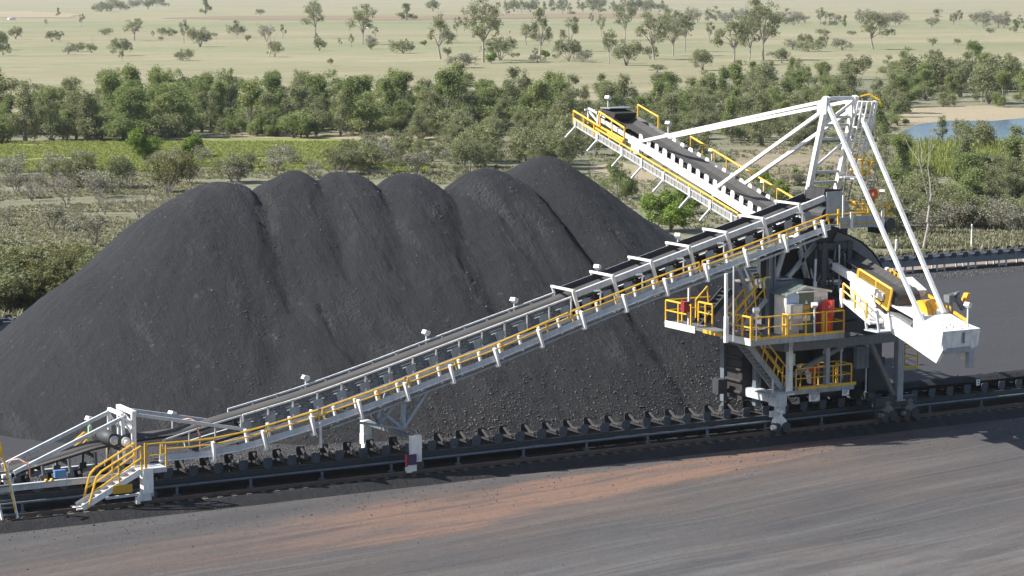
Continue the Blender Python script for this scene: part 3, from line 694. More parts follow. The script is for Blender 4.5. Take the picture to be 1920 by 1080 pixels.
# stair with landing at the tail portal
L = pY(262, 866, -.05); lz = 1.42; lx0, lx1 = fx-.35, fx+.85
m = MB(); m.box(((lx0+lx1)/2, .42, lz), (lx1-lx0, 1.0, .08)); m.box(((lx0+lx1)/2, -.095, lz-.06), (lx1-lx0+.02, .03, .2)); m.build("landing", 'pale', tr)
sx, sz = -19.85, .12
st = MB()
for y in (-.10, .62): st.bar((sx, y, sz), (lx0+.05, y, lz-.06), .04, .24)
st.box((sx-.06, .26, sz-.02), (.34, .8, .05))
sts = st.build("stair", 'white', tr); tt = MB()
for k in range(8):
    f = (k+.5)/8.5; tt.box((sx+(lx0-sx)*f+.1, .26, sz+(lz-sz)*f), (.24, .66, .04))
tt.build("tread", 'beige', sts)
for y in (-.12, .64):
    m = MB(); a = V((sx+.25, y, sz)); b = V((sx+.62, y, sz+1.22)); c = V((lx0+.1, y, lz+1.0)); d = V((lx0+.12, y, lz))
    m.path([a, b, b+V((.22, 0, .22)), c, d], .045, 6); m.path([a.lerp(b, .55)+V((.02, 0, 0)), V((sx+.75, y, sz+.78)), c+V((.02, 0, -.48))], .036, 6)
    e = b.lerp(c, .5); m.tube(e, e+V((0, 0, -1.15)), .036, 6); m.build("handrail", 'yellow', tr)
m = MB(); handrail(m, [(lx0+.35, -.06, lz), (lx1, -.06, lz)], 1.05, .8, .03); m.bar((lx0+.3, -.06, lz), (lx0+.3, -.06, lz+1.1), .06, .06, (1, 0, 0)); m.build("handrail", 'yellow', tr)
# landing legs: white box leg with wheel, open braced frame, yellow sign
lgx = pY(274, 910, .05).x
m = MB(); m.box((lgx, 0.0, .98), (.42, .42, 1.0)); m.box((lgx-.1, 0.0, .33), (.5, .3, .34)); m.box((lgx-.46, -.18, .22), (.16, .2, .26))
legb = m.build("leg", 'white', tr); m = MB().tube((lgx+.22, -.06, .36), (lgx+.22, .10, .36), .22, 16); m.build("wheel", 'dark', legb)
m = MB(); fx0 = lx0+.1
m.bar((fx0, -.06, .45), (lgx-.21, -.06, .45), .09, .09); m.bar((fx0, -.06, 1.25), (lgx-.21, -.06, 1.25), .09, .09)
m.bar((fx0+.55, -.06, 1.2), (lgx-.25, -.06, .5), .05, .05); m.bar((fx0+.55, -.03, .5), (lgx-.25, -.03, 1.2), .05, .05); m.bar((fx0+.5, -.06, .3), (fx0+.5, -.06, 1.3), .07, .07, (1, 0, 0))
m.bar((sx+1.0, -.06, .42), (fx0+.5, -.06, .45), .10, .10); m.build("leg_frame", 'pale', tr)
p = pY(230, 917, -.14); MB().box(p, (.82, .03, .34)).build("warning_sign", 'ochre', tr)
# end ladder at the far left
lp = pY(16, 905, .1); m = MB(); lx = lp.x-.16
for dx in (-.32, .30): m.bar((lx+dx-.12, .35, 2.02), (lx+dx+.08, -.25, .05), .09, .07)
lad = m.build("ladder", 'white', tr); m = MB()
for k in range(7): f = (k+.6)/7.2; m.box((lx-.01-.12+.2*f, .35-.6*f, 2.02-1.97*f), (.56, .16, .05))
m.build("rung", 'mid', lad)
m = MB(); a = V((lx+.32, -.2, .35)); b = V((lx+.10, .3, 2.0)); c = V((lx-.05, .35, 3.0)); d = V((lx-.75, .4, 3.35)); m.path([a, b, c, d], .045, 6); m.path([c+V((0, 0, -.55)), d+V((.1, 0, -.5))], .04, 6); m.tube(c, c+V((-.05, 0, -.6)), .04, 6)
m.path([(lx-.4, -.2, .5), (lx-.5, .3, 2.0)], .04, 6); m.build("handrail", 'yellow', tr)
p = pY(12, 896, .5); MB().box(p, (.34, .2, .28)).build("switch_box", 'white', tr)
m = MB(); m.bar(pY(0, 858, .6), pY(16, 875, .6), .09, .09); m.build("brace", 'white', tr)
# mid support: V bracing, cross beam and two wheeled legs
nl = pY(778, 824, .0); fl_ = pY(689, 792, 4.3)
nd = V((pY(756, 806, .9).x, .9, pY(756, 806, .9).z))
m = MB(); m.bar((nl.x-.1, .0, nl.z+.1), (fl_.x, 4.3, fl_.z+.0), .16, .20); sup = m.build("support_beam", 'steel', tr)
m = MB(); tA = pY(757, 742, NY); tB = pY(800, 735, NY); tC = pY(716, 772, NY)
for y, ysh in ((NY, 0), (FY, 1.6)):
    b0 = V((nd.x-ysh*.25, nd.y+ysh, nd.z+.05))
    m.bar(b0, V((tA.x, y, tA.z)), .17, .15, (0, 1, 0)); m.bar(b0, V((tB.x, y, tB.z)), .13, .12, (0, 1, 0)); m.bar(b0, V((tC.x, y, tC.z)), .12, .12, (0, 1, 0))
m.bar((tC.x-1.2, NY, Ts(tC.x-1.2)-1.95), V((nd.x, nd.y, nd.z+.05)), .1, .1); m.build("support_strut", 'galv', tr)
m = MB(); lx = nl.x; top = pY(778, 816, 0).z
m.box((lx+.02, 0, (top+.55)/2), (.44, .36, top-.55)); m.box((lx-.15, -.02, .36), (.3, .28, .42)); m.box((lx-.34, -.05, .22), (.22, .24, .22))
leg = m.build("leg", 'white', tr); m = MB().tube((lx+.16, -.08, .40), (lx+.16, .10, .40), .25, 16); m.build("wheel", 'dark', leg)
m = MB(); pp = pY(770, 862, -.22); m.box((pp.x+.02, -.24, pp.z), (.5, .04, .46)); sb = m.build("sign_board", 'purple', tr); MB().box((pp.x-.24, -.25, pp.z), (.05, .08, .5)).build("sign_edge", 'red', sb)
m = MB(); fx_ = pY(686, 826, 4.4).x; m.box((fx_, 4.4, 1.35), (.40, .34, .62)); m.box((fx_, 4.4, .84), (.42, .4, .48)); m.box((fx_-.05, 4.3, .45), (.3, .34, .36)); leg = m.build("leg", 'white', tr)
MB().tube((fx_+.2, 4.3, .35), (fx_+.2, 4.48, .35), .22, 14).build("wheel", 'dark', leg)
m = MB(); p = pY(601, 800, .35); m.bar((p.x, .4, Tw(p.x)-.5), (p.x+.02, .4, Tw(p.x)-1.6), .10, .10, (0, 1, 0)); m.build("drop_post", 'white', tr)

# ================================================================== THE STACKER
XL, XR = 18.17, 19.87
XM = (XL+XR)/2
def zb(y): return 9.83 + .275*(y-7.55)                 # belt line of the luffing boom
def B(x, y, dz=0.0): return V((x, y, zb(y)+dz))
sk = thing("stacker", (XM, 2.2, 0), "tall white A-framed rail stacker with its boom reaching back over the coal pile", "stacker")
PZ_ = 4.7; DY = -1.1
# --- portal: lower deck, columns, braces, wheels
yl = 0.0
c1, c2, c3 = pY(1480, 690, yl), pY(1550, 690, yl), pY(1685, 690, yl)
ld0 = pY(1441, 741, -.1); zl = ld0.z+.05; ld1 = pY(1600, 728, -.1)
for c, w, m_ in ((c1, .24, 'white'), (c2, .22, 'galv'), (c3, .34, 'galv')):
    top = PZ_-.38
    m = MB(); zlow = zl-.1 if c is not c3 else 1.0
    m.box((c.x, yl, (zlow+top)/2), (w, w, top-zlow)); m.box((c.x, yl, zlow), (w*1.6, w*1.5, .06)); m.build("column", m_, sk)
for x, y in ((c1.x-1.0, 3.9), (c2.x-.3, 4.2), (c3.x, 4.2), (14.6, 2.1)):
    m = MB(); m.box((x, y, 2.6), (.3, .3, 3.2)); m.build("column", 'steel', sk)
m = MB(); m.bar((c1.x+.2, .05, zl+.75), (c3.x-2.4, .05, PZ_-.42), .2, .2); m.build("brace", 'mid', sk)
m = MB(); m.bar((c3.x-1.9, .05, PZ_-.42), (c3.x-.25, .05, 1.25), .2, .2); m.build("brace", 'mid', sk)
m = MB(); m.bar((c3.x-2.2, 4.1, PZ_-.5), (c3.x+.3, 4.1, 1.2), .2, .2); m.build("brace", 'dark', sk)
m = MB(); m.box(((ld0.x+ld1.x)/2, .45, zl-.03), (ld1.x-ld0.x, 1.1, .06)); m.box(((ld0.x+ld1.x)/2, -.12, zl-.06), (ld1.x-ld0.x+.02, .05, .20)); m.build("lower_deck", 'galv', sk)
m = MB(); m.box((ld0.x+3.4, -.10, zl+.11), (3.4, .03, .14)); handrail(m, [(c1.x+.35, -.06, zl), (ld1.x-.1, -.06, zl), (ld1.x-.1, 1.0, zl)], 1.05, 1.1, .03); m.build("handrail", 'yellow', sk)
m = MB(); handrail(m, [(c1.x+.35, 1.0, zl), (ld1.x-.2, 1.0, zl)], 1.05, 1.1, .03); m.build("handrail", 'yellow', sk)
m = MB(); d0 = pY(1690, 692, .6); d1 = pY(1718, 688, .6); m.box(((d0.x+d1.x)/2, 1.0, d0.z-.05), (d1.x-d0.x, 1.0, .06)); rd = m.build("side_deck", 'galv', sk)
m = MB(); handrail(m, [(d0.x, .5, d0.z), (d1.x, .5, d0.z), (d1.x, 1.5, d0.z)], 1.05, .7, .03); m.box(((d0.x+d1.x)/2, .49, d0.z+.06), (d1.x-d0.x, .03, .14)); m.build("handrail", 'yellow', rd)
# girder frame under the deck, black machinery mass within
m = MB()
m.box(((c1.x+c3.x)/2+.2, 0.05, PZ_-.62), (c3.x-c1.x+1.2, .34, .42)); m.box(((c1.x+c3.x)/2+.2, 4.3, PZ_-.62), (c3.x-c1.x+1.2, .34, .42))
for x in (c1.x-.2, c2.x+.6, c3.x+.1): m.box((x, 2.2, PZ_-.65), (.34, 3.9, .40))
m.build("portal_girder", 'mid', sk)
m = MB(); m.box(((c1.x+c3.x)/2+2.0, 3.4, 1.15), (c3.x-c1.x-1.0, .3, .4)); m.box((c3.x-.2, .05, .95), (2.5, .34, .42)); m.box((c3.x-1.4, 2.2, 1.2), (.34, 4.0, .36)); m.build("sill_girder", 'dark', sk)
def bogie(x, y, m_, parent, tall=1.0):
    m = MB()
    m.prism([V((x-.36, y-.17, .30)), V((x+.36, y-.17, .30)), V((x+.30, y-.17, .62)), V((x+.12, y-.17, .80)), V((x-.14, y-.17, .80)), V((x-.3, y-.17, .62))], (0, .34, 0))
    m.tube((x, y, .75), (x, y, tall), .16, 12); m.tube((x, y, tall-.14), (x, y, tall-.06), .22, 12)
    m.tube((x-.55, y-.18, .34), (x-.36, y-.18, .34), .13, 10); m.box((x-.28, y-.16, .62), (.2, .18, .12))
    o_ = m.build("bogie", m_, parent)
    for dx in (-.26, .26): MB().tube((x+dx, y-.24, .30), (x+dx, y+.05, .30), .235, 16).build("wheel", 'dark', o_)
bx = pY(1461, 790, 0).x
bogie(bx, 0, 'white', sk, 1.15)
m = MB(); bt = pY(1458, 750, 0).z
m.box((bx-.02, .12, bt), (.62, .62, .58)); m.box((bx-.02, 2.2, bt+.05), (.5, 3.6, .44)); m.box((bx+.06, .05, bt-.42), (.36, .40, .5)); m.build("end_beam", 'pale', sk)
MB().box((bx-.42, -.10, bt-.62), (.36, .18, .28)).build("junction_box", 'pale', sk)
for x in (pY(1662, 780, 0).x, pY(1703, 775, 0).x): bogie(x, 0, 'mid', sk, 1.0)
for x in (bx, c3.x-.6, c3.x+.7): bogie(x, 4.4, 'dark', sk, 1.0)
# clutter of drives, chute and pipework in the shadow of the portal
m = MB(); m.box((c2.x+.9, 2.0, 2.0), (1.5, 1.2, 1.3)); m.tube((c2.x-.8, 1.6, 1.9), (c2.x-.8, 2.6, 1.9), .38, 14); m.box((c2.x+2.3, 1.6, 2.6), (.9, .9, 1.9)); m.box((c1.x+.2, 2.6, 2.3), (.8, .7, 2.2)); m.build("drives_and_shade", 'dark', sk)
for x, y, z0, z1 in ((c2.x+1.15, .4, zl, 3.9), (c2.x+.55, .9, zl, 3.7), (c2.x+2.9, .7, 1.4, 3.9)):
    m = MB().tube((x, y, z0), (x, y, z1), .045, 6); m.box((x, y, z1-.25), (.14, .12, .2)); m.build("conduit", 'pale', sk)
m = MB(); m.box((c2.x+2.55, .65, 3.1), (.7, .3, 1.0)); m.box((c2.x+2.55, .49, 3.1), (.55, .02, .85)); m.build("switch_cabinet", 'steel', sk)
p = pY(1486, 674, .3); MB().box(p, (.22, .12, .55)).build("tube_lamp", 'limebox', sk)
p = pY(1542, 648, .5); MB().box(p, (.26, .12, .12)).build("beacon", 'ochre', sk)
p = pY(1525, 688, .3); m = MB()
for k in (-1, 0, 1): m.box((p.x+k*.145, p.y, p.z), (.12, .12, .46))
m.box((p.x, p.y+.05, p.z), (.42, .06, .42)); fb = m.build("fire_box", 'red', sk); MB().bar((p.x+.02, p.y, p.z-.24), (p.x+.02, p.y, zl), .06, .06).build("stand", 'red', fb)
for (x, y, w, h, top) in ((1527, 744, .62, .40, 'cabinet'), (1585.5, 734, .40, .38, 'blue')):
    p = pY(x, y, -.2); s_ = MB().box(p, (w, .025, h)).build("sign", 'white', sk)
    MB().box((p.x, p.y-.018, p.z+h*.36), (w*.96, .012, h*.24)).build("sign_header", top, s_)
    m = MB(); [m.box((p.x-.02*k, p.y-.018, p.z+h*(.12-.13*k)), (w*(.7-.1*k), .01, .022)) for k in range(4)]; m.build("lettering", 'mid', s_)
m = MB(); m.box((c2.x+3.3, 3.1, 2.3), (3.6, 1.6, 2.6)); m.box((c2.x+4.4, 2.2, 1.9), (1.0, .8, 1.8)); m.tube((c2.x+3.2, 1.6, 2.2), (c2.x+3.2, 2.6, 2.2), .5, 16); m.box((c2.x+.4, 3.4, 2.6), (2.6, .3, 2.6)); m.build("drives_and_shade", 'dark', sk)  # large dark boxes stand in for deep shade and equipment under the portal
# --- lower stair, from the deck down to the left end of the lower deck
a = pY(1404, 648, .25); b = pY(1474, 738, .25)
m = MB()
for y in (.25, 1.05): m.bar((a.x, y, a.z), (b.x, y, b.z), .05, .26)
st = m.build("stair", 'galv', sk); m = MB()
for k in range(13): f = (k+.5)/13; m.box((a.x+(b.x-a.x)*f, .65, a.z+(b.z-a.z)*f+.02), (.2, .76, .035))
m.build("tread", 'mid', st)
for y in (.3, 1.02):
    m = MB(); u = V((.25, 0, 1.0)); A_, B_ = V((a.x, y, a.z)), V((b.x, y, b.z)); m.tube(A_+u, B_+u, .04, 6); m.tube(A_+u*.55, B_+u*.55, .034, 6)
    for f in (.05, .35, .65, .95): m.tube(A_.lerp(B_, f), A_.lerp(B_, f)+u, .035, 6)
    m.build("handrail", 'yellow', sk)
m = MB(); p = pY(1462, 739, 0); m.box((p.x, .5, p.z+.02), (.95, 1.2, .12)); m.box((p.x-.46, -.08, p.z+.4), (.08, .08, .7)); m.build("stair_landing", 'pale', sk)
# --- upper deck
m = MB(); q0, q1 = 12.0, pY(1582, 621, -1.1).x
m.box(((q0+q1)/2, 1.15+DY, PZ_-.03), (q1-q0, 2.36, .06)); m.box((q0+.55, 4.85+DY, PZ_-.031), (1.1, 5.0, .06)); m.build("upper_deck", 'mid', sk)
m = MB(); m.box(((q0+q1)/2, -.055+DY, PZ_-.09), (q1-q0, .03, .26)); m.build("deck_edge", 'galv', sk)
m = MB(); m.box((q0-.02, 1.0+DY, PZ_-.06), (.04, 2.1, .32)); m.build("deck_edge", 'white', sk); m = MB(); m.box((q0-.02, 5.9+DY, PZ_-.06), (.04, 2.6, .32)); m.build("deck_edge", 'white', sk)
m = MB(); m.box((q0-.02, 3.1+DY, PZ_-.02), (.04, 1.6, .16)); m.build("toe_board", 'yellow', sk); m = MB(); m.box(((q0+q1)/2, -.08+DY, PZ_+.10), (q1-q0, .02, .12)); m.build("toe_board", 'yellow', sk)
RH = 1.08
def rl(pts, st_=.9, r=.042, nm="handrail"):
    m = MB(); handrail(m, [V((p[0], p[1]+DY, PZ_)) for p in pts], RH, st_, r); return m.build(nm, 'yellow', sk)
rl([(q0+.02, 5.0), (q0+.02, 7.2), (q0+1.0, 7.25), (q0+2.6, 7.25)]); rl([(q0+1.05, 4.7), (q0+1.05, 5.9)], .7)
rl([(q0+.06, .12), (q0+.06, 2.15)], .8); rl([(q0+.0, -.035), (q0+1.95, -.035)], 1.0, .034)
rl([(q0+2.05, .38), (q0+2.05, -.03), (q0+4.1, -.03)], 1.1, .034); rl([(q0+4.25, .3), (q0+4.25, -.03), (q1-.03, -.03), (q1-.03, 1.0)], 1.2, .038)
m = MB()
for k in range(3): m.box((q0+.25, .02+DY, PZ_+.18+k*.42), (.55, .06, .09))
m.build("gate", 'yellow', sk)
# hut with cabinets and fire-hose reel boxes
A = pZ(1474, 628, PZ_); Bq = pZ(1550, 622, PZ_); yh = .55+DY; hx0, hx1 = pY(1474, 600, yh).x, pY(1551, 600, yh).x
hw = hx1-hx0; ez = pY(1474, 551, yh).z; rz_ = pY(1503, 537, yh).z; rx = hx0+hw*.42; hy1 = yh+.95
hut = MB(); hut.prism([V((hx0, yh, PZ_+.02)), V((hx1, yh, PZ_+.02)), V((hx1, yh, ez-.05)), V((rx, yh, rz_-.06)), V((hx0, yh, ez-.05))], (0, hy1-yh, 0))
hut = hut.build("hut", 'hutwhite', sk)
m = MB()
for (xa, za, xb, zb_) in ((hx0-.14, ez-.08, rx, rz_), (rx, rz_, hx1+.12, ez-.01)):
    m.prism([V((xa, yh-.14, za)), V((xb, yh-.14, zb_)), V((xb, hy1+.1, zb_)), V((xa, hy1+.1, za))], (0, 0, .05))
m.build("roof", 'roofgreen', hut)
m = MB(); m.bar((hx0-.15, yh-.155, ez-.09), (rx, yh-.155, rz_-.01), .03, .10, (0, 0, 1)); m.bar((rx, yh-.155, rz_-.01), (hx1+.13, yh-.155, ez-.02), .03, .10); m.build("barge_board", 'beige', hut)
m = MB()
for k in range(9): m.box((hx1-.1-k*.1, yh-.008, PZ_+.9), (.025, .016, 1.7))
m.build("cladding_rib", 'beige', hut)
def fp(x, y, d): return pY(x, y, yh-d)
def panel(nm, x0, y0, x1, y1, d, th, m_, par=hut):
    a, b = fp(x0, y0, d), fp(x1, y1, d); z0 = max(min(a.z, b.z), PZ_+.02)
    return MB().box(((a.x+b.x)/2, yh-d+th/2-.001, (z0+max(a.z, b.z))/2), (abs(b.x-a.x), th, max(a.z, b.z)-z0)).build(nm, m_, par)
panel("window", 1475, 548.5, 1496, 568, .03, .03, 'blueglass')
dr = panel("door", 1500, 550, 1525, 624, .04, .04, 'green')
m = MB(); a = fp(1512, 566, .05); m.prism([V((a.x-.10, yh-.05, a.z-.10)), V((a.x+.10, yh-.05, a.z-.10)), V((a.x, yh-.05, a.z+.09))], (0, .009, 0)); m.build("sign", 'white', dr)
panel("sign", 1507, 573, 1518, 580.5, .052, .01, 'ochre', dr); panel("sign", 1507, 583, 1518, 591, .052, .01, 'ochre', dr); panel("notice", 1504.5, 592.5, 1519, 601, .056, .012, 'white', dr)
a, b = fp(1496, 549, .3), fp(1533, 546, .3); MB().box(((a.x+b.x)/2, yh-.15, a.z), (b.x-a.x, .32, .05)).build("door_hood", 'beige', hut)
a, b = fp(1482, 572, .34), fp(1505, 624, .34); cb = MB().box(((a.x+b.x)/2, yh-.2, (a.z+PZ_)/2+.15), (b.x-a.x, .32, a.z-PZ_-.3)).build("cabinet", 'cabinet', hut)
panel("cabinet_window", 1487, 574, 1503, 597, .372, .012, 'beige', cb)
panel("notice", 1540, 558, 1546, 561, .012, .01, 'white')
# fire reel boxes
yr = .25+DY; a, b = pY(1542, 564, yr), pY(1565, 592, yr)
rb = MB(); rb.box(((a.x+b.x)/2, yr+.05, (a.z+b.z)/2), (.50, .50, a.z-b.z), R_(38)); rb = rb.build("fire_hose_box", 'red', sk)
m = MB(); m.box(((a.x+b.x)/2, yr+.05, (PZ_+b.z)/2), (.34, .18, b.z-PZ_)); m.bar(((a.x+b.x)/2+.22, yr-.05, b.z), ((a.x+b.x)/2+.12, yr-.1, PZ_), .04, .04); m.build("stand", 'hose', rb)
p = pY(1553.5, 575, yr-.2); MB().box(((a.x+b.x)/2-.10, yr-.21, p.z), (.1, .03, .1), R_(38)).build("sticker", 'white', rb)
a, b = pY(1530, 570, .5+DY), pY(1542, 622, .5+DY); MB().box(((a.x+b.x)/2, .45+DY, (a.z+PZ_)/2), (.30, .24, a.z-PZ_)).build("hose_cabinet", 'darkred', sk)
for (x, y) in ((1527, 571), (1418, 581)):
    p = pY(x, y, -.12+DY); floodlight(sk, p, (p.x+.02, -.12+DY, PZ_), 1.2)
p = pY(1285, 575, 4.2); m = MB().box(p, (.34, .3, .5)).build("fire_box", 'darkred', sk); MB().bar((p.x+.2, p.y, PZ_), (p.x+.2, p.y, p.z+.9), .09, .09).build("stand", 'white', m)
# white pipe posts that hang from the tripper down to the deck
for x, w, y0 in ((1361.5, .17, 513), (1375.5, .07, 500)):
    p = pY(x, 620, .25+DY); q = pY(x, y0, .25+DY); m = MB().tube((p.x, .25+DY, PZ_), (q.x, .25+DY, q.z), w/2, 8)
    if w > .1: m.tube((p.x, .25+DY, PZ_), (p.x, .25+DY, PZ_+1.2), w*.72, 8)
    m.build("pipe", 'white', sk)
# upper stairs: grey one with yellow rails, and a black one beyond
a, b = pY(1382, 628, .6), pY(1438, 560, .6)
m = MB()
for y in (.6, 1.4): m.bar((a.x, y, a.z), (b.x, y, b.z), .05, .24)
st = m.build("stair", 'galv', sk); m = MB()
for k in range(11): f = (k+.5)/11; m.box((a.x+(b.x-a.x)*f, 1.0, a.z+(b.z-a.z)*f+.02), (.22, .76, .035))
m.build("tread", 'mid', st)
for y in (.62, 1.38):
    m = MB(); u = V((-.15, 0, 1.0)); A_, B_ = V((a.x, y, a.z)), V((b.x, y, b.z)); e = B_+u+V((.35, 0, .0)); m.path([A_+u, B_+u, e], .042, 6); m.tube(A_+u*.55, B_+u*.55, .034, 6)
    for f in (.05, .35, .65, .95): m.tube(A_.lerp(B_, f), A_.lerp(B_, f)+u, .035, 6)
    m.build("handrail", 'yellow', sk)
a, b = pY(1310, 618, 5.2), pY(1372, 545, 5.2)
m = MB()
for y in (5.2, 5.9): m.bar((a.x, y, a.z), (b.x, y, b.z), .06, .30)
st = m.build("stair", 'dark', sk); m = MB()
for k in range(10): f = (k+.5)/10; m.box((a.x+(b.x-a.x)*f, 5.55, a.z+(b.z-a.z)*f), (.22, .7, .04))
m.build("tread", 'dark', st)
m = MB(); u = V((-.1, 0, 1.0)); A_, B_ = V((a.x, 5.9, a.z)), V((b.x, 5.9, b.z)); m.tube(A_.lerp(B_, .2)+u, A_.lerp(B_, .55)+u, .04, 6); m.tube(A_.lerp(B_, .2), A_.lerp(B_, .2)+u, .04, 6); m.tube(A_.lerp(B_, .55), A_.lerp(B_, .55)+u, .04, 6); m.build("handrail", 'yellow', sk)
# tower columns carrying the tripper head and the slew ring
p = pY(1446, 470, 1.0)
m = MB()
for dx in (-.15, .15): m.box((p.x+dx, 1.0, (PZ_+p.z)/2), (.07, .26, p.z-PZ_))
m.box((p.x, 1.0, (PZ_+p.z)/2), (.24, .08, p.z-PZ_-.02)); m.build("tower_column", 'steel', sk)
p2 = pY(1430, 480, 3.4); m = MB().box((p2.x, 3.4, (PZ_+p2.z)/2), (.34, .4, p2.z-PZ_)); m.build("tower_column", 'mid', sk)
m = MB()
for (x0, y0, x1, y1, yy) in ((1384, 505, 1412, 570, 1.4), (1398, 500, 1418, 548, 3.2), (1470, 470, 1455, 520, 1.6), (1478, 520, 1530, 455, 1.6), (1500, 470, 1512, 520, 1.6), (1455, 530, 1500, 500, 3.0), (1440, 490, 1470, 530, 3.0)):
    a, b = pY(x0, y0, yy), pY(x1, y1, yy); MB().bar(a, b, .17, .17).build("knee_brace", 'galv', sk)
a, b = pY(1452, 536, 1.6), pY(1500, 524, 1.6); m = MB().box(((a.x+b.x)/2, 2.4, a.z), (b.x-a.x+.3, 1.8, .4)); m.build("tower_beam", 'steel', sk)
cx, cz = XM-.2, 6.6
m = MB(); m.tube((cx, 2.2, 5.0), (cx, 2.2, 5.9), 1.5, 28); m.tube((cx, 2.2, 5.9), (cx, 2.2, 6.15), 1.75, 28); m.tube((cx, 2.2, 6.16), (cx, 2.2, 6.5), 1.4, 28); m.build("slew_ring", 'dark', sk)
m = MB(); m.box((cx, 2.2, 4.7), (3.4, 3.6, .5)); m.build("tower_base", 'dark', sk)
for y in (.9, 3.5):
    m = MB(); [m.box((x, y, 7.6), (.26, .26, 2.4)) for x in (cx-1.3, cx+.2)]
    m.box((cx-.6, y, 8.6), (2.0, .2, .3)); m.box((cx-.6, y, 7.2), (2.0, .18, .2)); m.bar((cx-1.3, y, 7.2), (cx+.2, y, 8.6), .12, .12); m.build("pylon", 'dark', sk)
m = MB(); m.box((cx-1.6, 3.2, 7.0), (3.6, .3, 2.6)); m.box((cx-3.0, 3.4, 6.4), (1.4, .4, 1.6)); m.build("back_screen", 'dark', sk)
m = MB(); m.prism([V((cx-1.0, 1.4, 6.9)), V((cx+.2, 1.4, 6.9)), V((cx+.55, 1.4, 9.5)), V((cx-1.3, 1.4, 9.5))], (0, 1.6, 0)); m.build("transfer_chute", 'dark', sk)
for k in range(9):
    x = cx-1.9+k*.24; y = .7+.25*rng.random(); z0, z1 = 6.2+rng.random()*.5, 8.0+rng.random()*.9
    m = MB().tube((x, y, z0), (x+rng.uniform(-.2, .2), y, z1), .035+.03*rng.random(), 6); m.box((x, y-.05, z0+.5), (.15, .1, .25)); m.build("conduit", ('pale', 'dark', 'mid')[k % 3], sk)
m = MB()
for k in range(5):
    t0 = 2.0+.5*k; pts = [V((cx-1.6+.3*k+.8*math.sin(t), .75, 7.0-1.1*math.sin(t*.9)**2-.1*k)) for t in [i*.28 for i in range(12)]]; m.path(pts, .04, 6)
m.build("cable_loop", 'dark', sk)
# head chute hood, curved return belt and the head gallery
h0 = pY(1526, 372, NY); hx = h0.x
m = MB(); a, b = pY(1527, 352, 2.2), pY(1556, 375, 2.2)
m.prism([V((a.x, 1.5, a.z-.55)), V((b.x+.1, 1.5, b.z-.35)), V((b.x+.1, 1.5, a.z-.08)), V((a.x+.1, 1.5, a.z))], (0, 1.4, 0)); m.build("head_hood", 'rubber', sk)
m = MB(); a, b = pY(1550, 360, 1.25), pY(1592, 408, 1.25)
m.prism([V((a.x, 1.25, a.z)), V((a.x, 1.25, b.z)), V((b.x, 1.25, b.z)), V((b.x, 1.25, b.z+.55)), V((b.x-.45, 1.25, a.z))], (0, .05, 0)); m.build("head_chute_side", 'galv', sk); m = MB(); m.prism([V((a.x, 3.0, a.z)), V((a.x, 3.0, b.z)), V((b.x, 3.0, b.z)), V((b.x, 3.0, b.z+.55)), V((b.x-.45, 3.0, a.z))], (0, .05, 0)); m.build("head_chute_side", 'galv', sk)
m = MB(); m.tube((a.x+.4, 1.6, b.z+.1), (a.x+.4, 2.9, b.z+.1), .42, 18); m.build("head_pulley", 'dark', sk)
ac = [pY(x, y, 2.2) for x, y in ((1553, 430), (1575, 438), (1597, 450), (1617, 468), (1632, 490), (1640, 512), (1640, 535))]
m = MB(); m.strip([V((p.x, 1.35, p.z)) for p in ac], [V((p.x, 3.05, p.z)) for p in ac], .06); m.build("curved_belt", 'rubber', sk)
m = MB(); m.strip([V((p.x-.12, 1.30, p.z-.05)) for p in ac], [V((p.x-.4, 1.30, p.z-.45)) for p in ac]); m.build("curved_guide", 'mid', sk)
m = MB(); m.strip([V((p.x-.12, 3.1, p.z-.05)) for p in ac], [V((p.x-.4, 3.1, p.z-.45)) for p in ac]); m.build("curved_guide", 'pale', sk)
gz = pY(1600, 424, .5).z; gx0, gx1 = pY(1574, 424, .5).x, pY(1652, 420, .5).x
m = MB(); m.box(((gx0+gx1)/2, 1.9, gz), (gx1-gx0, 2.8, .06)); m.build("head_gallery", 'mid', sk)
m = MB(); m.box(((gx0+gx1)/2, .48, gz+.32), (gx1-gx0, .05, .34)); m.box(((gx0+gx1)/2, .47, gz), (gx1-gx0, .06, .16)); m.build("gallery_stringer", 'galv', sk)
m = MB(); m.box(((gx0+gx1)/2, .50, gz+.13), (gx1-gx0, .03, .09)); m.build("toe_board", 'yellow', sk)
for x, y0, y1 in ((1597, 398, 430), (1655, 395, 425), (1581, 366, 408)):
    a, b = pY(x, y0, .42), pY(x, y1, .42); m = MB().box(((a.x+b.x)/2, .42, (a.z+b.z)/2), (.16 if y1 > 410 else .08, .05, a.z-b.z)); m.build("walkway_bracket", 'white', sk)
m = MB(); a, b = pY(1592, 383, 1.2), pY(1672, 390, 1.2)
for dz in (0, -.42): m.tube((a.x, 1.1, a.z+dz), (b.x, 1.1, a.z+dz-.15), .055, 6); m.tube((a.x, 2.9, a.z+dz), (b.x, 2.9, a.z+dz-.15), .055, 6)
for f in (.12, .3, .42, .85): m.tube((a.x+(b.x-a.x)*f, 1.1, a.z+.05), (a.x+(b.x-a.x)*f, 1.1, gz), .05, 6)
for dz in (.08, -.5): m.tube((a.x+.3, 1.1, a.z+dz), (a.x+.3, 2.9, a.z+dz), .05, 6)
m.build("handrail", 'yellow', sk)
p = pY(1572, 392, .58); m = MB(); m.path([wp(17.4, .58), (p.x+.5, .58, wp(17.4, .58).z+.02), (p.x+1.6, .58, wp(17.4, .58).z+.03)], .042, 6); m.bar((p.x, .58, p.z), (p.x, .58, gz+.1), .08, .08); m.build("handrail", 'yellow', sk)
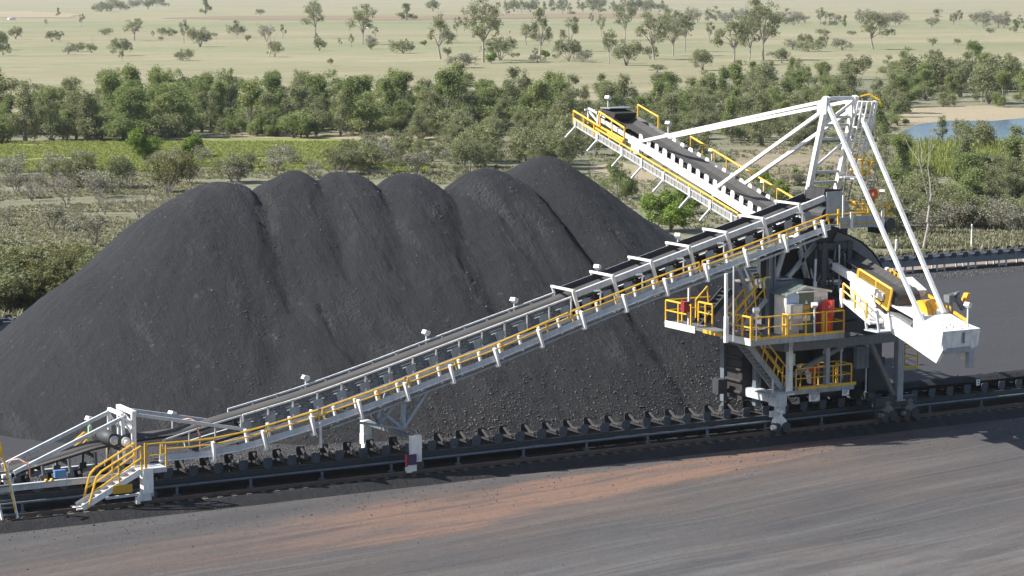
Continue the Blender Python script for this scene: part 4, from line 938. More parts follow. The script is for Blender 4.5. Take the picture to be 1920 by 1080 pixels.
p = pY(1658, 418, 1.4); m = MB(); m.tube((p.x, .9, p.z), (p.x, 1.8, p.z), .30, 16); m.box((p.x-.3, 1.4, p.z-.2), (.7, .9, .5)); m.build("drive_motor", 'dark', sk)
p = pY(1637, 364, 1.6); m = MB()
for k in range(20):
    t0, t1 = 2*math.pi*k/20, 2*math.pi*(k+1)/20; m.tube(p+V((.19*math.cos(t0), 0, .19*math.sin(t0))), p+V((.19*math.cos(t1), 0, .19*math.sin(t1))), .095, 6)
hr_ = m.build("hose_reel", 'hose', sk); MB().box((p.x, p.y+.02, p.z-.42), (.14, .1, .5)).build("stand", 'mid', hr_)
p = pY(1654, 358, 1.6); floodlight(sk, p, (p.x+.02, 1.6, gz), .9)
p = pY(1648, 383, 1.4); MB().box(p, (.22, .12, .22)).build("notice", 'white', sk)

# ================================================================== BOOM (slews with mast and counterweight: parts of the stacker)
yT, yR = 24.6, -3.0
boom = MB()
for X in (XL, XR):
    boom.bar(B(X, 19.2, -.36), B(X, yR, -.36), .26, .34)
for k in range(11): y = -2+k*2.1; boom.bar(B(XL, y, -.36), B(XR, y, -.36), .12, .16)
boom = boom.build("boom", 'white', sk)
m = MB()
for X in (XL+.1, XR-.1): m = MB(); m.bar(B(X, 22.3, -.34), B(X, 19.0, -.36), .16, .22); m.build("tip_girder", 'white', sk)
m = MB(); rows = []
for i in range(30):
    y = 21.8-i*(21.8+3.1)/29; rows.append([B(XM+s*.66, y, .12-d*.2) for s, d in ((-1, 0), (-.42, 1), (.42, 1), (1, 0))])
for k in range(3): m.strip([r[k] for r in rows], [r[k+1] for r in rows], .03)
yt = -3.1; pr_ = .62; pc_ = B(XM, yt, .10-pr_)
la, lb = [], []
for k in range(13):
    t = math.pi*(k/12); la.append(V((XM-.66, pc_.y-pr_*math.sin(t), pc_.z+pr_*math.cos(t)))); lb.append(V((XM+.66, pc_.y-pr_*math.sin(t), pc_.z+pr_*math.cos(t))))
m.strip(la, lb); m.strip([B(XM-.6, 21.6, -.62), B(XM-.6, yt+.5, -1.05)], [B(XM+.6, 21.6, -.62), B(XM+.6, yt+.5, -1.05)], .02)
m.build("boom_belt", 'beltgrey', sk)
m = MB().tube((XM-.72, pc_.y, pc_.z), (XM+.72, pc_.y, pc_.z), pr_-.02, 24); m.build("tail_pulley", 'rubber', sk, True)
m = MB().tube((XM-.7, 21.9, zb(21.9)-.25), (XM+.7, 21.9, zb(21.9)-.25), .36, 20); m.build("head_pulley", 'dark', sk, True)
ip = MB(); ip.tube((-.7, 0, -.36), (.7, 0, -.36), .07, 8); ip.box((0, 0, -.46), (1.6, .1, .1)); ip = ip.build("boom_idler", 'mid', sk, origin=(0, 0, 0))
for s_ in (-1, 1):
    w = MB().prism([V((s_*.76, -.16, -.26)), V((s_*.76, .16, -.26)), V((s_*.80, .18, .10)), V((s_*.81, .12, .19)), V((s_*.81, -.12, .19)), V((s_*.80, -.18, .10))], (.035*s_, 0, 0))
    w.box((s_*.79, 0, -.29), (.1, .12, .12)); w.box((s_*.84, .03, -.02), (.05, .10, .10)); w.build("wing_plate", 'white', ip)
for i in range(20):
    d = ip if i == 0 else dup_tree(ip, sk, (0, 0, 0)); c = B(XM, 18.2-i*.79, .04); d.location = c-WL[sk.name]; WL[d.name] = c; d.rotation_euler = (math.atan(.275), 0, 0)
    if i % 5 == 3: d.scale = (1, 1.2, 1.0)
# near walkway: pale mesh side, deck, yellow rail, Y brackets
WXo, WXi = 17.2, 18.0
w0, w1 = pX(1081, 232, WXo), pX(1382, 414, WXo)
def W(f, dz=0.0, x=WXo): return V((x, w0.y+(w1.y-w0.y)*f, w0.z+(w1.z-w0.z)*f+dz))
m = MB(); m.prism([W(0, .16), W(1, .16), W(1, -.16), W(0, -.16)], (.03, 0, 0)); mp = m.build("walkway_mesh", 'greymesh', sk)
m = MB(); m.bar(W(0, .17), W(1, .17), .06, .05); m.bar(W(0, -.17), W(1, -.17), .06, .06)
for k in range(45): m.bar(W(k/44, -.16, WXo-.02), W(k/44, .16, WXo-.02), .025, .025, (0, 1, 0))
m.build("mesh_frame", 'pale', mp)
m = MB(); m.strip([W(0, -.2, WXo+.04), W(1, -.2, WXo+.04)], [W(0, -.2, WXi), W(1, -.2, WXi)], .04); m.build("walkway_deck", 'mid', sk)
m = MB(); q = [k/14 for k in range(15)]
m.path([W(f, .36, WXo+.06) for f in (0.12, 1.0)], .05, 6)
for f in q[2:]: m.bar(W(f, .1, WXo+.06), W(f, .38, WXo+.06), .06, .06, (0, 1, 0))
m.build("handrail", 'yellow', sk)
m = MB(); tipz = .62
a, b, c = W(-.02, 0), W(.14, 0), W(.34, 0)
m.path([a+V((0, 0, tipz)), W(.16, tipz)], .055, 6); m.path([a+V((0, 0, .22)), W(.16, .22)], .045, 6)
for f in (-.02, .05, .12): m.tube(W(f, -.1), W(f, tipz+.02), .05, 6)
i0_, i1_ = pX(1123, 209, WXi-.1), pX(1171, 240, WXi-.1); i2_, i3_ = pX(1170, 262, WXi-.1), pX(1126, 238, WXi-.1)
m.path([i0_, i1_, i2_, i3_, i0_], .06, 6); m.path([i3_, pX(1129, 245, WXi-.1)], .05, 6); m.tube(i0_.lerp(i1_, .5), i3_.lerp(i2_, .5), .05, 6)
j0, j1 = pX(1100, 226, WXo+.4), pX(1168, 266, WXo+.4); m.path([j0, j1], .06, 6); m.path([j1, pX(1158, 274, WXo+.4)], .05, 6)
m.build("tip_handrail", 'yellow', sk)
br = MB(); br.box((0, 0, -.02), (.06, .16, .56)); br.bar((0, 0, -.20), (-.62, 0, -.78), .09, .09, (0, 1, 0)); br.bar((0, 0, -.24), (.85, 0, -.2), .08, .10); br = br.build("boom_bracket", 'white', sk, origin=(0, 0, 0))
for i, x in enumerate((1079.5, 1124.5, 1174, 1211.5, 1252.5, 1300.5, 1337, 1374)):
    f = (x-1081)/(1382-1081); d = br if i == 0 else dup(br, sk, (0, 0, 0)); c = W(f, 0, WXo-.05); d.location = c-WL[sk.name]; WL[d.name] = c
# far walkway rail
m = MB(); FXo = XR+.75
m.bar(B(FXo, 22.3, -.3), B(FXo, 6.0, -.3), .05, .2); fw_ = m.build("far_walkway", 'mid', sk)
m = MB(); m.path([B(FXo, 17.0, .42), B(FXo, 5.6, .42)], .055, 6)
for k in range(11): m.bar(B(FXo, 17-k*1.14, -.2), B(FXo, 17-k*1.14, .44), .05, .05, (0, 1, 0))
m.build("handrail", 'yellow', fw_)
m = MB(); m.path([B(FXo, 22.3, .45), B(FXo, 20.2, .45)], .05, 6); [m.tube(B(FXo, y, -.2), B(FXo, y, .46), .05, 6) for y in (22.3, 20.2)]; m.build("handrail", 'yellow', fw_)
# tip hood and scraper frame
m = MB(); a = B(XM, 21.8, -.12)
m.prism([V((XM-.7, 22.5, a.z+.55)), V((XM-.7, 21.0, a.z+.34)), V((XM-.7, 21.2, a.z-.05)), V((XM-.7, 22.5, a.z-.1))], (1.4, 0, 0)); m.build("tip_hood", 'rubber', sk)
m = MB(); m.box((XM, 22.0, a.z+.59), (1.5, 1.0, .06)); m.build("tip_hood_lid", 'galv', sk)
m = MB()
for y in (23.4, 22.4): m.bar((XM-.95, y, a.z-.3), (XM-.95, y, a.z+.5), .1, .1, (1, 0, 0)); m.bar((XM-1.2, y, a.z+.45), (XM-.7, y, a.z+.45), .1, .1)
m.bar((XM-.95, 23.4, a.z+.4), (XM-.95, 22.4, a.z-.2), .08, .08); m.bar((XM-.95, 23.4, a.z+.52), (XM-.95, 21.6, a.z+.1), .1, .1); m.build("scraper_frame", 'white', sk)
for (x, y, X) in ((1140, 183, XM+.2), (1253, 231, FXo+.1), (1335, 282, FXo+.1), (1432, 341, FXo+.1)):
    p = pX(x, y, X); floodlight(sk, p, (X, p.y, p.z-1.05), .5)
# --- mast: A-frame with braces, stays, caged ladder
apL, apR = pX(1550, 186, XL), pX(1605, 183, XR); ya, za = (apL.y+apR.y)/2, (apL.z+apR.z)/2
bL = pX(1515, 362, XL); yb_, zb0 = bL.y, bL.z; ext = (V((0, yb_, zb0))-V((0, ya, za))).normalized()
def leg_pt(X, t): return V((X, ya, za)) + ext*t
Lm = (V((0, yb_, zb0))-V((0, ya, za))).length
legs = {}
for X in (XL, XR):
    m = MB().bar(leg_pt(X, -.1), leg_pt(X, Lm+2.1), .24, .25, (0, 1, 0)); m.build("mast_leg", 'white', sk)
m = MB(); m.bar(leg_pt(XL-.1, .0), leg_pt(XR+.1, .0), .17, .18); m.build("mast_head", 'white', sk)
m = MB(); m.prism([leg_pt(XL-.15, -.10)+V((0, -.14, 0)), leg_pt(XL-.15, -.10)+V((0, .14, .0)), leg_pt(XL-.15, .35)+V((0, .5, 0)), leg_pt(XL-.15, .85)+V((0, .3, 0)), leg_pt(XL-.15, .75)+V((0, -.35, 0))], (.05, 0, 0)); m.build("gusset", 'white', sk); m = MB(); m.prism([leg_pt(XR-.15, -.10)+V((0, -.14, 0)), leg_pt(XR-.15, -.10)+V((0, .14, .0)), leg_pt(XR-.15, .35)+V((0, .5, 0)), leg_pt(XR-.15, .85)+V((0, .3, 0)), leg_pt(XR-.15, .75)+V((0, -.35, 0))], (.05, 0, 0)); m.build("gusset", 'white', sk)
for t in (.95, 1.35, 2.05, 3.75, 4.3):
    m = MB().bar(leg_pt(XL, t), leg_pt(XR, t), .12, .13); m.build("mast_brace", 'pale', sk)
m = MB(); m.bar(leg_pt(XL+.1, 3.5), leg_pt(XR, 2.1), .11, .11); m.bar(leg_pt(XL+.1, 1.3), leg_pt(XR, .1), .12, .12); m.bar(leg_pt(XL+.1, 4.35), leg_pt(XR-.3, 6.0), .07, .07); m.build("mast_brace", 'white', sk)
def stay(X, a, b, w=.21, nm="stay"):
    return MB().bar(a, b, w, w).build(nm, 'white', sk)
for X, f0, m0, k0 in ((XL, (1192, 267), (1343, 352), (1730, 604)), (XR, (1248, 259), (1390, 349), (1770, 587))):
    fS = pX(*f0, X); mS = pX(*m0, X); kS = pX(*k0, X)
    stay(X, leg_pt(X, .1), fS, .155, "forestay"); stay(X, leg_pt(X, .55), mS, .165, "midstay"); stay(X, leg_pt(X, .15), kS, .165, "backstay")
    m = MB(); m.prism([fS+V((-.05, .5, -.55)), fS+V((-.05, -.45, -.65)), fS+V((-.05, -.3, .12)), fS+V((-.05, .25, .16))], (.1, 0, 0)); m.build("stay_lug", 'white', sk); m = MB(); m.prism([mS+V((-.05, .35, -.45)), mS+V((-.05, -.3, -.5)), mS+V((-.05, -.15, .1)), mS+V((-.05, .15, .12))], (.1, 0, 0)); m.build("stay_lug", 'white', sk)
# caged ladder on the mast's back face
lx_ = XR+.28
def cg(t, dx, dy): return leg_pt(lx_, t) + V((dx, dy, 0))
m = MB()
for dx in (-.2, .2): m.tube(cg(.0, dx, -.45), cg(6.4, dx, -.45), .035, 5)
for k in range(22): m.tube(cg(.1+k*.29, -.2, -.45), cg(.1+k*.29, .2, -.45), .022, 5)
ld = m.build("mast_ladder", 'galv', sk)
m = MB()
ang = [math.pi*(1.0+k/7) for k in range(8)]
for an in ang: m.bar(cg(.15, .46*math.cos(an), -.5+.66*math.sin(an)), cg(2.75, .46*math.cos(an), -.5+.66*math.sin(an)), .08, .05)
for t in (.15, .8, 1.45, 2.1, 2.75): m.path([cg(t, .46*math.cos(an), -.5+.60*math.sin(an)) for an in ang], .035, 5)
m.build("ladder_cage", 'white', ld)
m = MB(); m.path([cg(-.1, -.3, -.4), cg(-.2, .1, -.5), cg(.1, .5, -.9), cg(.4, .6, -1.0)], .05, 6); m.build("handrail", 'yellow', sk)
m = MB(); a = [pX(*q_, XR+.3) for q_ in ((1601, 268), (1622, 290), (1617, 305), (1597, 284))]; m.path(a+[a[0]], .05, 6); m.tube(a[3], a[3]+V((0, .0, -.7)), .05, 6); m.tube(a[2], a[2]+V((0, 0, -.7)), .05, 6)
m.path([pX(1590, 311, XR+.3), pX(1605, 327, XR+.3)], .05, 6); m.path([pX(1638, 297, XR+.5), pX(1624, 332, XR+.5)], .05, 6); m.path([pX(1612, 300, XR+.3), pX(1640, 303, XR+.5)], .035, 6); m.build("mast_landing_rail", 'yellow', sk)
m = MB(); a, b = pX(1588, 328, XR), pX(1614, 338, XR+.4); m.box(((a.x+b.x)/2, (a.y+b.y)/2, (a.z+b.z)/2), (.9, 1.2, .07)); m.build("mast_landing", 'pale', sk)
m = MB()
for dx in (0, .42): m.tube(pX(1629, 340, XR+.6)+V((dx, 0, 0)), pX(1605, 392, XR+.6)+V((dx, 0, 0)), .03, 5)
for k in range(9): p = pX(1629, 340, XR+.6).lerp(pX(1605, 392, XR+.6), k/8.5); m.tube(p, p+V((.42, 0, 0)), .022, 5)
m.path([pX(1646, 306, XR+.9), pX(1632, 350, XR+.9), pX(1625, 385, XR+.9)], .03, 5); m.build("access_ladder", 'galv', sk)
# --- counterweight jib
JX0, JX1 = XL-.14, XR-.05
poly = [(1597, 560), (1612, 552), (1652, 589), (1668, 592), (1700, 612), (1722, 628), (1765, 640), (1768, 656), (1755, 681), (1700, 643), (1656, 614), (1632, 606)]
gp = [pX(x, y, JX0) for x, y in poly]
for X in (JX0, JX1-.14):
    m = MB().prism([V((X, p.y, p.z)) for p in gp], (.2, 0, 0)); m.build("jib_girder", 'white', sk)
cw = [pX(x, y, JX0-.02) for x, y in ((1768, 622), (1760, 654), (1722, 632), (1724, 596), (1732, 592))]
tl_, bl_ = cw[0], cw[1]; yb2 = tl_.y + 2.1
wbox = MB(); wx1 = pY(1838, 617.5, tl_.y).x
wbox.prism([V((JX0-.03, tl_.y, tl_.z)), V((JX0-.03, tl_.y+.12, bl_.z)), V((JX0-.03, yb2, bl_.z+.45)), V((JX0-.03, yb2, tl_.z+.42)), V((JX0-.03, tl_.y+.9, tl_.z+.12))], (wx1-JX0+.03, 0, 0))
wb = wbox.build("counterweight", 'white', sk)
m = MB()
for k in range(4): x = JX0+.35+k*.42; m.tube((x, tl_.y+.25, tl_.z+.08), (x, tl_.y+.25, tl_.z+.2), .06, 8); m.path([(x-.09, tl_.y+.5, tl_.z+.1), (x-.05, tl_.y+.5, tl_.z+.22), (x+.05, tl_.y+.5, tl_.z+.22), (x+.09, tl_.y+.5, tl_.z+.1)], .025, 5)
m.build("lifting_lug", 'white', wb)
m = MB(); m.box(((JX0+wx1)/2+.1, tl_.y-.012, (tl_.z+bl_.z)/2+.05), (.12, .02, .5)); m.build("panel_seam", 'mid', wb)
m = MB(); m.bar((JX0+.1, tl_.y+.15, bl_.z-.12), (wx1-.25, tl_.y+.15, bl_.z-.12), .2, .22); lgx_ = pY(1824, 660, tl_.y+.1).x; m.box((lgx_-.1, tl_.y+.2, bl_.z-.55), (.26, .26, .9)); m.build("end_frame", 'galv', sk)
# yellow mesh guard by the tail pulley
gq = [pX(x, y, XL-.02) for x, y in ((1612, 505), (1673, 543), (1665, 582), (1607, 536))]
m = MB().prism(gq, (.02, 0, 0)); gm = m.build("guard_panel", 'yellowmesh', sk)
m = MB(); m.path(gq+[gq[0]], .06, 6); m.tube(gq[0].lerp(gq[1], .52), gq[3].lerp(gq[2], .6), .05, 6); m.tube(gq[0].lerp(gq[1], -.04), gq[3].lerp(gq[2], -.04), .05, 6); m.build("guard_frame", 'yellow', gm)
m = MB(); sp_ = [pX(x, y, XL-.10) for x, y in ((1594, 528), (1612, 535), (1632, 551), (1642, 574), (1630, 592), (1594, 568))]; m.prism(sp_, (.05, 0, 0)); m.build("skirt_plate", 'white', sk)
jw = [pX(x, y, 17.25) for x, y in ((1581, 563), (1632, 606))]
m = MB(); m.bar(jw[0], jw[1], .05, .2); m.strip([jw[0], jw[1]], [jw[0]+V((.75, 0, 0)), jw[1]+V((.75, 0, 0))], .05); m.build("jib_walkway", 'white', sk)
m = MB(); handrail(m, [jw[0]+V((0, 0, .05)), jw[1]+V((0, .3, .15))], .75, 1.1, .045); m.build("handrail", 'yellow', sk)
m = MB(); m.box(jw[0]+V((-.02, .1, .1)), (.1, .2, .9)); m.build("stanchion", 'white', sk)
p = jw[1]; m = MB(); m.box(p+V((.35, -.1, -.35)), (.8, 1.0, .06))
for dx in (0, .7):
    for dy in (-.55, .35): m.bar(p+V((dx-.0, dy-.1, -.34)), p+V((dx, dy+.1, .5)), .09, .09, (1, 0, 0))
m.build("jib_step", 'pale', sk)
p = pX(1641, 545, XL-.35); m = MB(); m.box(p, (.22, .24, .2)); m.box(p+V((0, .05, -.32)), (.07, .07, .46)); m.box(p+V((.06, .1, -.18)), (.12, .12, .14)); m.build("sensor_head", 'white', sk)
# right side rail, drive, orange guard and loose fittings on the jib
m = MB(); a, b = pX(1662, 502, XR+.6), pX(1814, 602, XR+.6)
m.bar(a, b, .10, .12); m.build("jib_rail", 'yellow', sk)
m = MB(); a2, b2 = pX(1664, 502, XR+.3), pX(1661, 518, XR+.3); m.bar(a2, b2, .16, .16, (0, 1, 0)); m.build("stanchion", 'white', sk)
m = MB()
for x0, y0, x1, y1 in ((1679, 512, 1674, 535), (1717, 545, 1713, 570), (1783, 572, 1781, 592)): m.bar(pX(x0, y0, XR+.5), pX(x1, y1, XR+.5), .1, .1, (0, 1, 0))
m.build("rail_post", 'yellow', sk)
p = pX(1718, 538, XR+.2); m = MB(); m.prism([p+V((-.2, .75, .38)), p+V((-.2, -.35, -.12)), p+V((-.2, -.25, -.42)), p+V((-.2, .55, -.08))], (.55, 0, 0)); m.build("side_cover", 'white', sk)
m = MB(); cxo = pX(1738, 577, XR-.35)
for k in range(3):
    pr2 = []
    for i in range(9):
        t = math.pi*(.02+.93*i/8); pr2.append(V((cxo.x-.42+.30*k, cxo.y+.58*math.cos(t)*(1+.06*k), cxo.z-.28+.66*math.sin(t))))
    m.prism(pr2+[cxo+V((-.42+.30*k, -.56, -.4)), cxo+V((-.42+.30*k, .55, -.4))], (.27, 0, 0))
m.build("coupling_guard", 'orange', sk)
p = pX(1752, 586, XR-.15); m = MB(); m.tube(p+V((-.15, -.2, 0)), p+V((.5, -.2, 0)), .22, 14); m.box(p+V((.2, -.2, -.25)), (.7, .5, .12)); m.build("gearbox", 'white', sk)
p = pX(1703, 590, XM-.3); m = MB(); m.prism([p+V((-.5, .9, .15)), p+V((-.5, -.9, -.25)), p+V((-.5, -.8, -.42)), p+V((-.5, .9, -.1))], (1.0, 0, 0)); m.build("belly_plate", 'mid', sk)
p = pX(1696, 582, XM-.5); m = MB().bar(p+V((0, .9, .1)), p+V((0, -1.4, -.05)), .09, .1); m.build("jib_tie", 'white', sk)
p = pX(1797, 563, XR+.9); m = MB(); m.bar(p+V((-.25, 0, .3)), p+V((.3, 0, -.42)), .2, .22); m.box(p+V((-.42, .1, .10)), (.42, .4, .34)); m.tube(p+V((-.6, .1, .2)), p+V((.1, .1, .32)), .1, 8); m.bar(p+V((-.4, 0, -.1)), p+V((-.4, 0, -.75)), .08, .08, (1, 0, 0)); m.build("hydraulic_unit", 'mid', sk)
m = MB(); m.prism([p+V((.28, -.1, -.1)), p+V((.48, -.1, .3)), p+V((.64, -.1, .3)), p+V((.55, -.1, -.05))], (0, .3, 0)); m.build("motor_cover", 'orange', sk)
p = pX(1815, 571, wx1+.1); floodlight(sk, p, (p.x, p.y, p.z-1.05), .3)
m = MB(); m.strip([(JX0+.2, yR-.2, zb(yR)-.6), (JX0+.2, tl_.y+.3, tl_.z-.12)], [(JX1-.05, yR-.2, zb(yR)-.6), (JX1-.05, tl_.y+.3, tl_.z-.12)], .08); m.build("jib_deck", 'white', sk)
# the black take-up belt and counter pulleys left of the portal
a, b = pY(1382, 650, 3.2), pY(1382, 745, 3.2)
m = MB(); m.box((a.x+.12, 3.2, (a.z+b.z)/2), (.66, 1.5, a.z-b.z)); tk = m.build("take_up_belt", 'rubber', sk)
m = MB()
for k in range(5): m.tube((a.x-.26, 2.42, b.z+.35+k*.55), (a.x-.26, 3.9, b.z+.35+k*.55), .085, 10)
m.build("guide_roller", 'rubber', tk)
m = MB(); m.tube((a.x+1.0, 2.2, b.z+.2), (a.x+1.0, 3.7, b.z+.2), .45, 18); m.tube((a.x+1.3, 2.2, b.z+1.5), (a.x+1.3, 3.7, b.z+1.5), .36, 18); m.box((a.x+1.3, 3.0, b.z+2.4), (1.2, 1.2, .2)); m.build("take_up_pulley", 'dark', sk)
m = MB(); m.box((a.x-.85, 3.4, b.z+.6), (.5, .5, .7)); m.build("scraper_box", 'dark', sk)
p = pY(1834, 717, .75); s_ = MB().box(p, (.22, .03, .30)).build("marker_sign", 'white', None)
tag(s_, "small white plate fixed to the idlers of the near conveyor at far right", "sign")
m = MB()
for k in range(2): m.box((p.x, p.y-.02, p.z+.06-.12*k), (.10, .008, .05))
s2_ = m.build("lettering", 'mid', s_)

# ================================================================== VEGETATION
tg = random.Random(21)
class Leaves:
    def __init__(s): s.v = []; s.f = []; s.c = []
    def leaf(s, p, size, k, droop=0.0, up=1.1):
        n = V((tg.gauss(0, 1), tg.gauss(0, 1), tg.gauss(0, 1)+up)).normalized()
        a = n.cross(V((tg.gauss(0, 1), tg.gauss(0, 1), tg.gauss(0, .6)-droop))).normalized(); b = n.cross(a)
        l, w = size*tg.uniform(.7, 1.35), size*tg.uniform(.35, .65); o = len(s.v)
        s.v += [p-b*l*.5, p+a*w*.5+n*w*.15, p+b*l*.5, p-a*w*.5+n*w*.15]; s.f.append((o, o+1, o+2, o+3)); s.c.append(k)
    def mesh(s, name, m):
        me = bpy.data.meshes.new(name); me.from_pydata(s.v, [], s.f)
        at = me.attributes.new("clump", 'FLOAT', 'FACE'); at.data.foreach_set("value", s.c); me.materials.append(M[m]); return me
def clump(L, c, r, n, leaf, squash=.75, droop=0.0):
    k = tg.random()
    for _ in range(n):
        d = V((tg.gauss(0, 1), tg.gauss(0, 1), tg.gauss(0, 1))).normalized()*(r*tg.random()**.45); d.z *= squash
        L.leaf(c+d, leaf, min(1, max(0, k+tg.gauss(0, .12))), droop)
def limb_tree(h, spread, fork, nl, seed, leafm, barkm, leaf, clumps, per, cr, low=.35, droop=0.0, stems=1, flat=.75, rtr=.028):
    """trunk and limbs as tapering bent tubes; clumps of leaves round the limb ends and along them"""
    tg.seed(seed); T_ = MB(); L = Leaves(); tips = []
    def limb(p, d, ln, r, depth):
        pts = [p]; q = p.copy(); dd = d.copy()
        for i in range(3):
            dd = (dd + V((tg.gauss(0, .16), tg.gauss(0, .16), .10))).normalized(); q2 = q+dd*ln/3
            T_.tube(q, q2, r*(1-.22*i), 5, r*(1-.22*(i+1))); q = q2; pts.append(q)
        if depth > 0:
            for _ in range(2 if depth > 1 else tg.choice((2, 3))):
                nd = (dd + V((tg.gauss(0, .55), tg.gauss(0, .55), tg.gauss(.05, .3)))).normalized()
                limb(q, nd, ln*tg.uniform(.5, .75), r*.45, depth-1)
        tips.append(q); tips.append(pts[2])
    for s in range(stems):
        base = V((tg.gauss(0, .1*stems), tg.gauss(0, .1*stems), -.1)); lean = V((tg.gauss(0, .10*stems), tg.gauss(0, .10*stems), 1)).normalized()
        p1 = base+lean*h*fork; T_.tube(base, base.lerp(p1, .5)+V((tg.gauss(0, .05), tg.gauss(0, .05), 0))*h*.2, h*rtr, 7, h*rtr*.8); T_.tube(base.lerp(p1, .5), p1, h*rtr*.8, 7, h*rtr*.65)
        for i in range(nl):
            t = 2*math.pi*(i+tg.random()*.6)/nl; d = V((math.cos(t)*spread, math.sin(t)*spread, 1.0)).normalized()
            limb(p1.lerp(base, tg.uniform(0, .25)), d, h*(1-fork)*tg.uniform(.42, .62), h*rtr*.5, 1)
    top = max(t.z for t in tips); sc = h/(top+cr*.5)
    for k in range(clumps):
        t = tg.choice(tips); c = t+V((tg.gauss(0, 1), tg.gauss(0, 1), tg.gauss(0, .8)))*cr*.55
        if c.z < low*h*tg.random(): c.z += low*h
        clump(L, c, cr*tg.uniform(.55, 1.15), per, leaf, flat, droop)
    tm = bpy.data.meshes.new("trunk"); tm.from_pydata(T_.v, [], T_.f); tm.materials.append(M[barkm])
    return tm, (L.mesh("crown", leafm) if clumps else None), h
def bush(h, w, seed, leafm, barkm, leaf, clumps, per, cr, gap=0.0):
    """a many-stemmed shrub leafed to the ground"""
    tg.seed(seed); T_ = MB(); L = Leaves()
    lob = [(V((tg.gauss(0, .28)*w, tg.gauss(0, .28)*w, h*tg.uniform(.35, .72))), w*tg.uniform(.22, .38), h*tg.uniform(.22, .34)) for _ in range(7)]
    for k in range(8): t = tg.random()*6.28; e = tg.choice(lob)[0]; m_ = V((e.x*.4, e.y*.4, e.z*.5)); T_.tube((0.1*math.cos(t), .1*math.sin(t), -.1), m_, .05*h*.3, 5, .03*h*.3); T_.tube(m_, e, .03*h*.3, 5, .01)
    for k in range(clumps):
        c0, rw, rh = tg.choice(lob); d = V((tg.gauss(0, 1), tg.gauss(0, 1), tg.gauss(0, 1))).normalized()*(tg.uniform(.55, 1.0))
        c = c0+V((d.x*rw, d.y*rw, d.z*rh)); c.z = max(.12*h, c.z)
        clump(L, c, cr*tg.uniform(.6, 1.2), per, leaf, .8)
    tm = bpy.data.meshes.new("trunk"); tm.from_pydata(T_.v, [], T_.f); tm.materials.append(M[barkm])
    return tm, L.mesh("crown", leafm), h
def leafy(h, w, seed, leafm, barkm, leaf, clumps, per, cr, low=4, top=6):
    """a full tree: many rounded heads of unlike size on forking limbs, leafed down to the grass, with gaps between the heads"""
    tg.seed(seed); T_ = MB(); L = Leaves(); heads = []
    for k in range(low): a = tg.random()*6.28; rr = w*.5*tg.uniform(.35, 1.0); heads.append((V((math.cos(a)*rr, math.sin(a)*rr, h*tg.uniform(.10, .34))), w*tg.uniform(.14, .24), h*tg.uniform(.09, .15)))
    for k in range(top): a = tg.random()*6.28; rr = w*.5*tg.uniform(.0, .75); z = h*tg.uniform(.40, .88); heads.append((V((math.cos(a)*rr*(1.25-z/h), math.sin(a)*rr*(1.25-z/h), z)), w*tg.uniform(.12, .23), h*tg.uniform(.08, .14)))
    for c, rw, rh in heads:
        m_ = V((c.x*.3, c.y*.3, c.z*.45)); T_.tube((tg.gauss(0, .12), tg.gauss(0, .12), -.1), m_, h*.009, 5, h*.007); T_.tube(m_, c, h*.007, 5, h*.003)
    for k in range(clumps):
        c0, rw, rh = tg.choice(heads); d = V((tg.gauss(0, 1), tg.gauss(0, 1), tg.gauss(.25, 1))).normalized()*tg.uniform(.35, 1.1)
        c = c0+V((d.x*rw, d.y*rw, d.z*rh)); c.z = max(.05*h, c.z)
        clump(L, c, cr*tg.uniform(.45, 1.25), per, leaf, .85)
    tm = bpy.data.meshes.new("trunk"); tm.from_pydata(T_.v, [], T_.f); tm.materials.append(M[barkm])
    return tm, L.mesh("crown", leafm), h
def gum(h, w, seed, leaf, clumps, per, cr, nhead=8):
    """a paddock gum: forking pale trunk, rising limbs, several drooping heads of leaves in a tall open crown"""
    tg.seed(seed); T_ = MB(); L = Leaves(); heads = []
    fk = V((tg.gauss(0, .03)*h, tg.gauss(0, .03)*h, h*tg.uniform(.22, .32))); T_.tube((0, 0, -.2), fk, h*.022, 7, h*.016)
    for k in range(nhead):
        a = 6.28*k/nhead+tg.random()*.7; z = h*(.45+.47*((k*3) % nhead)/nhead); rr = w*.5*tg.uniform(.45, .95)*(1.15-z/h)*1.5
        c = V((math.cos(a)*rr, math.sin(a)*rr, z)); heads.append((c, w*tg.uniform(.13, .2), h*tg.uniform(.09, .14)))
        m1 = fk.lerp(c, .45)+V((tg.gauss(0, .03), tg.gauss(0, .03), .05))*h; T_.tube(fk, m1, h*.012, 6, h*.009); T_.tube(m1, c, h*.009, 5, h*.003)
        for _ in range(2): e = c+V((tg.gauss(0, .07), tg.gauss(0, .07), tg.gauss(.02, .05)))*h; T_.tube(m1.lerp(c, .6), e, h*.005, 5, h*.002)
    for k in range(clumps):
        c0, rw, rh = tg.choice(heads); d = V((tg.gauss(0, 1), tg.gauss(0, 1), tg.gauss(.1, 1))).normalized()*tg.uniform(.4, 1.15)
        clump(L, c0+V((d.x*rw, d.y*rw, d.z*rh)), cr*tg.uniform(.5, 1.2), per, leaf, .85, .5)
    tm = bpy.data.meshes.new("trunk"); tm.from_pydata(T_.v, [], T_.f); tm.materials.append(M['bark'])
    return tm, L.mesh("crown", 'leaf_gum'), h
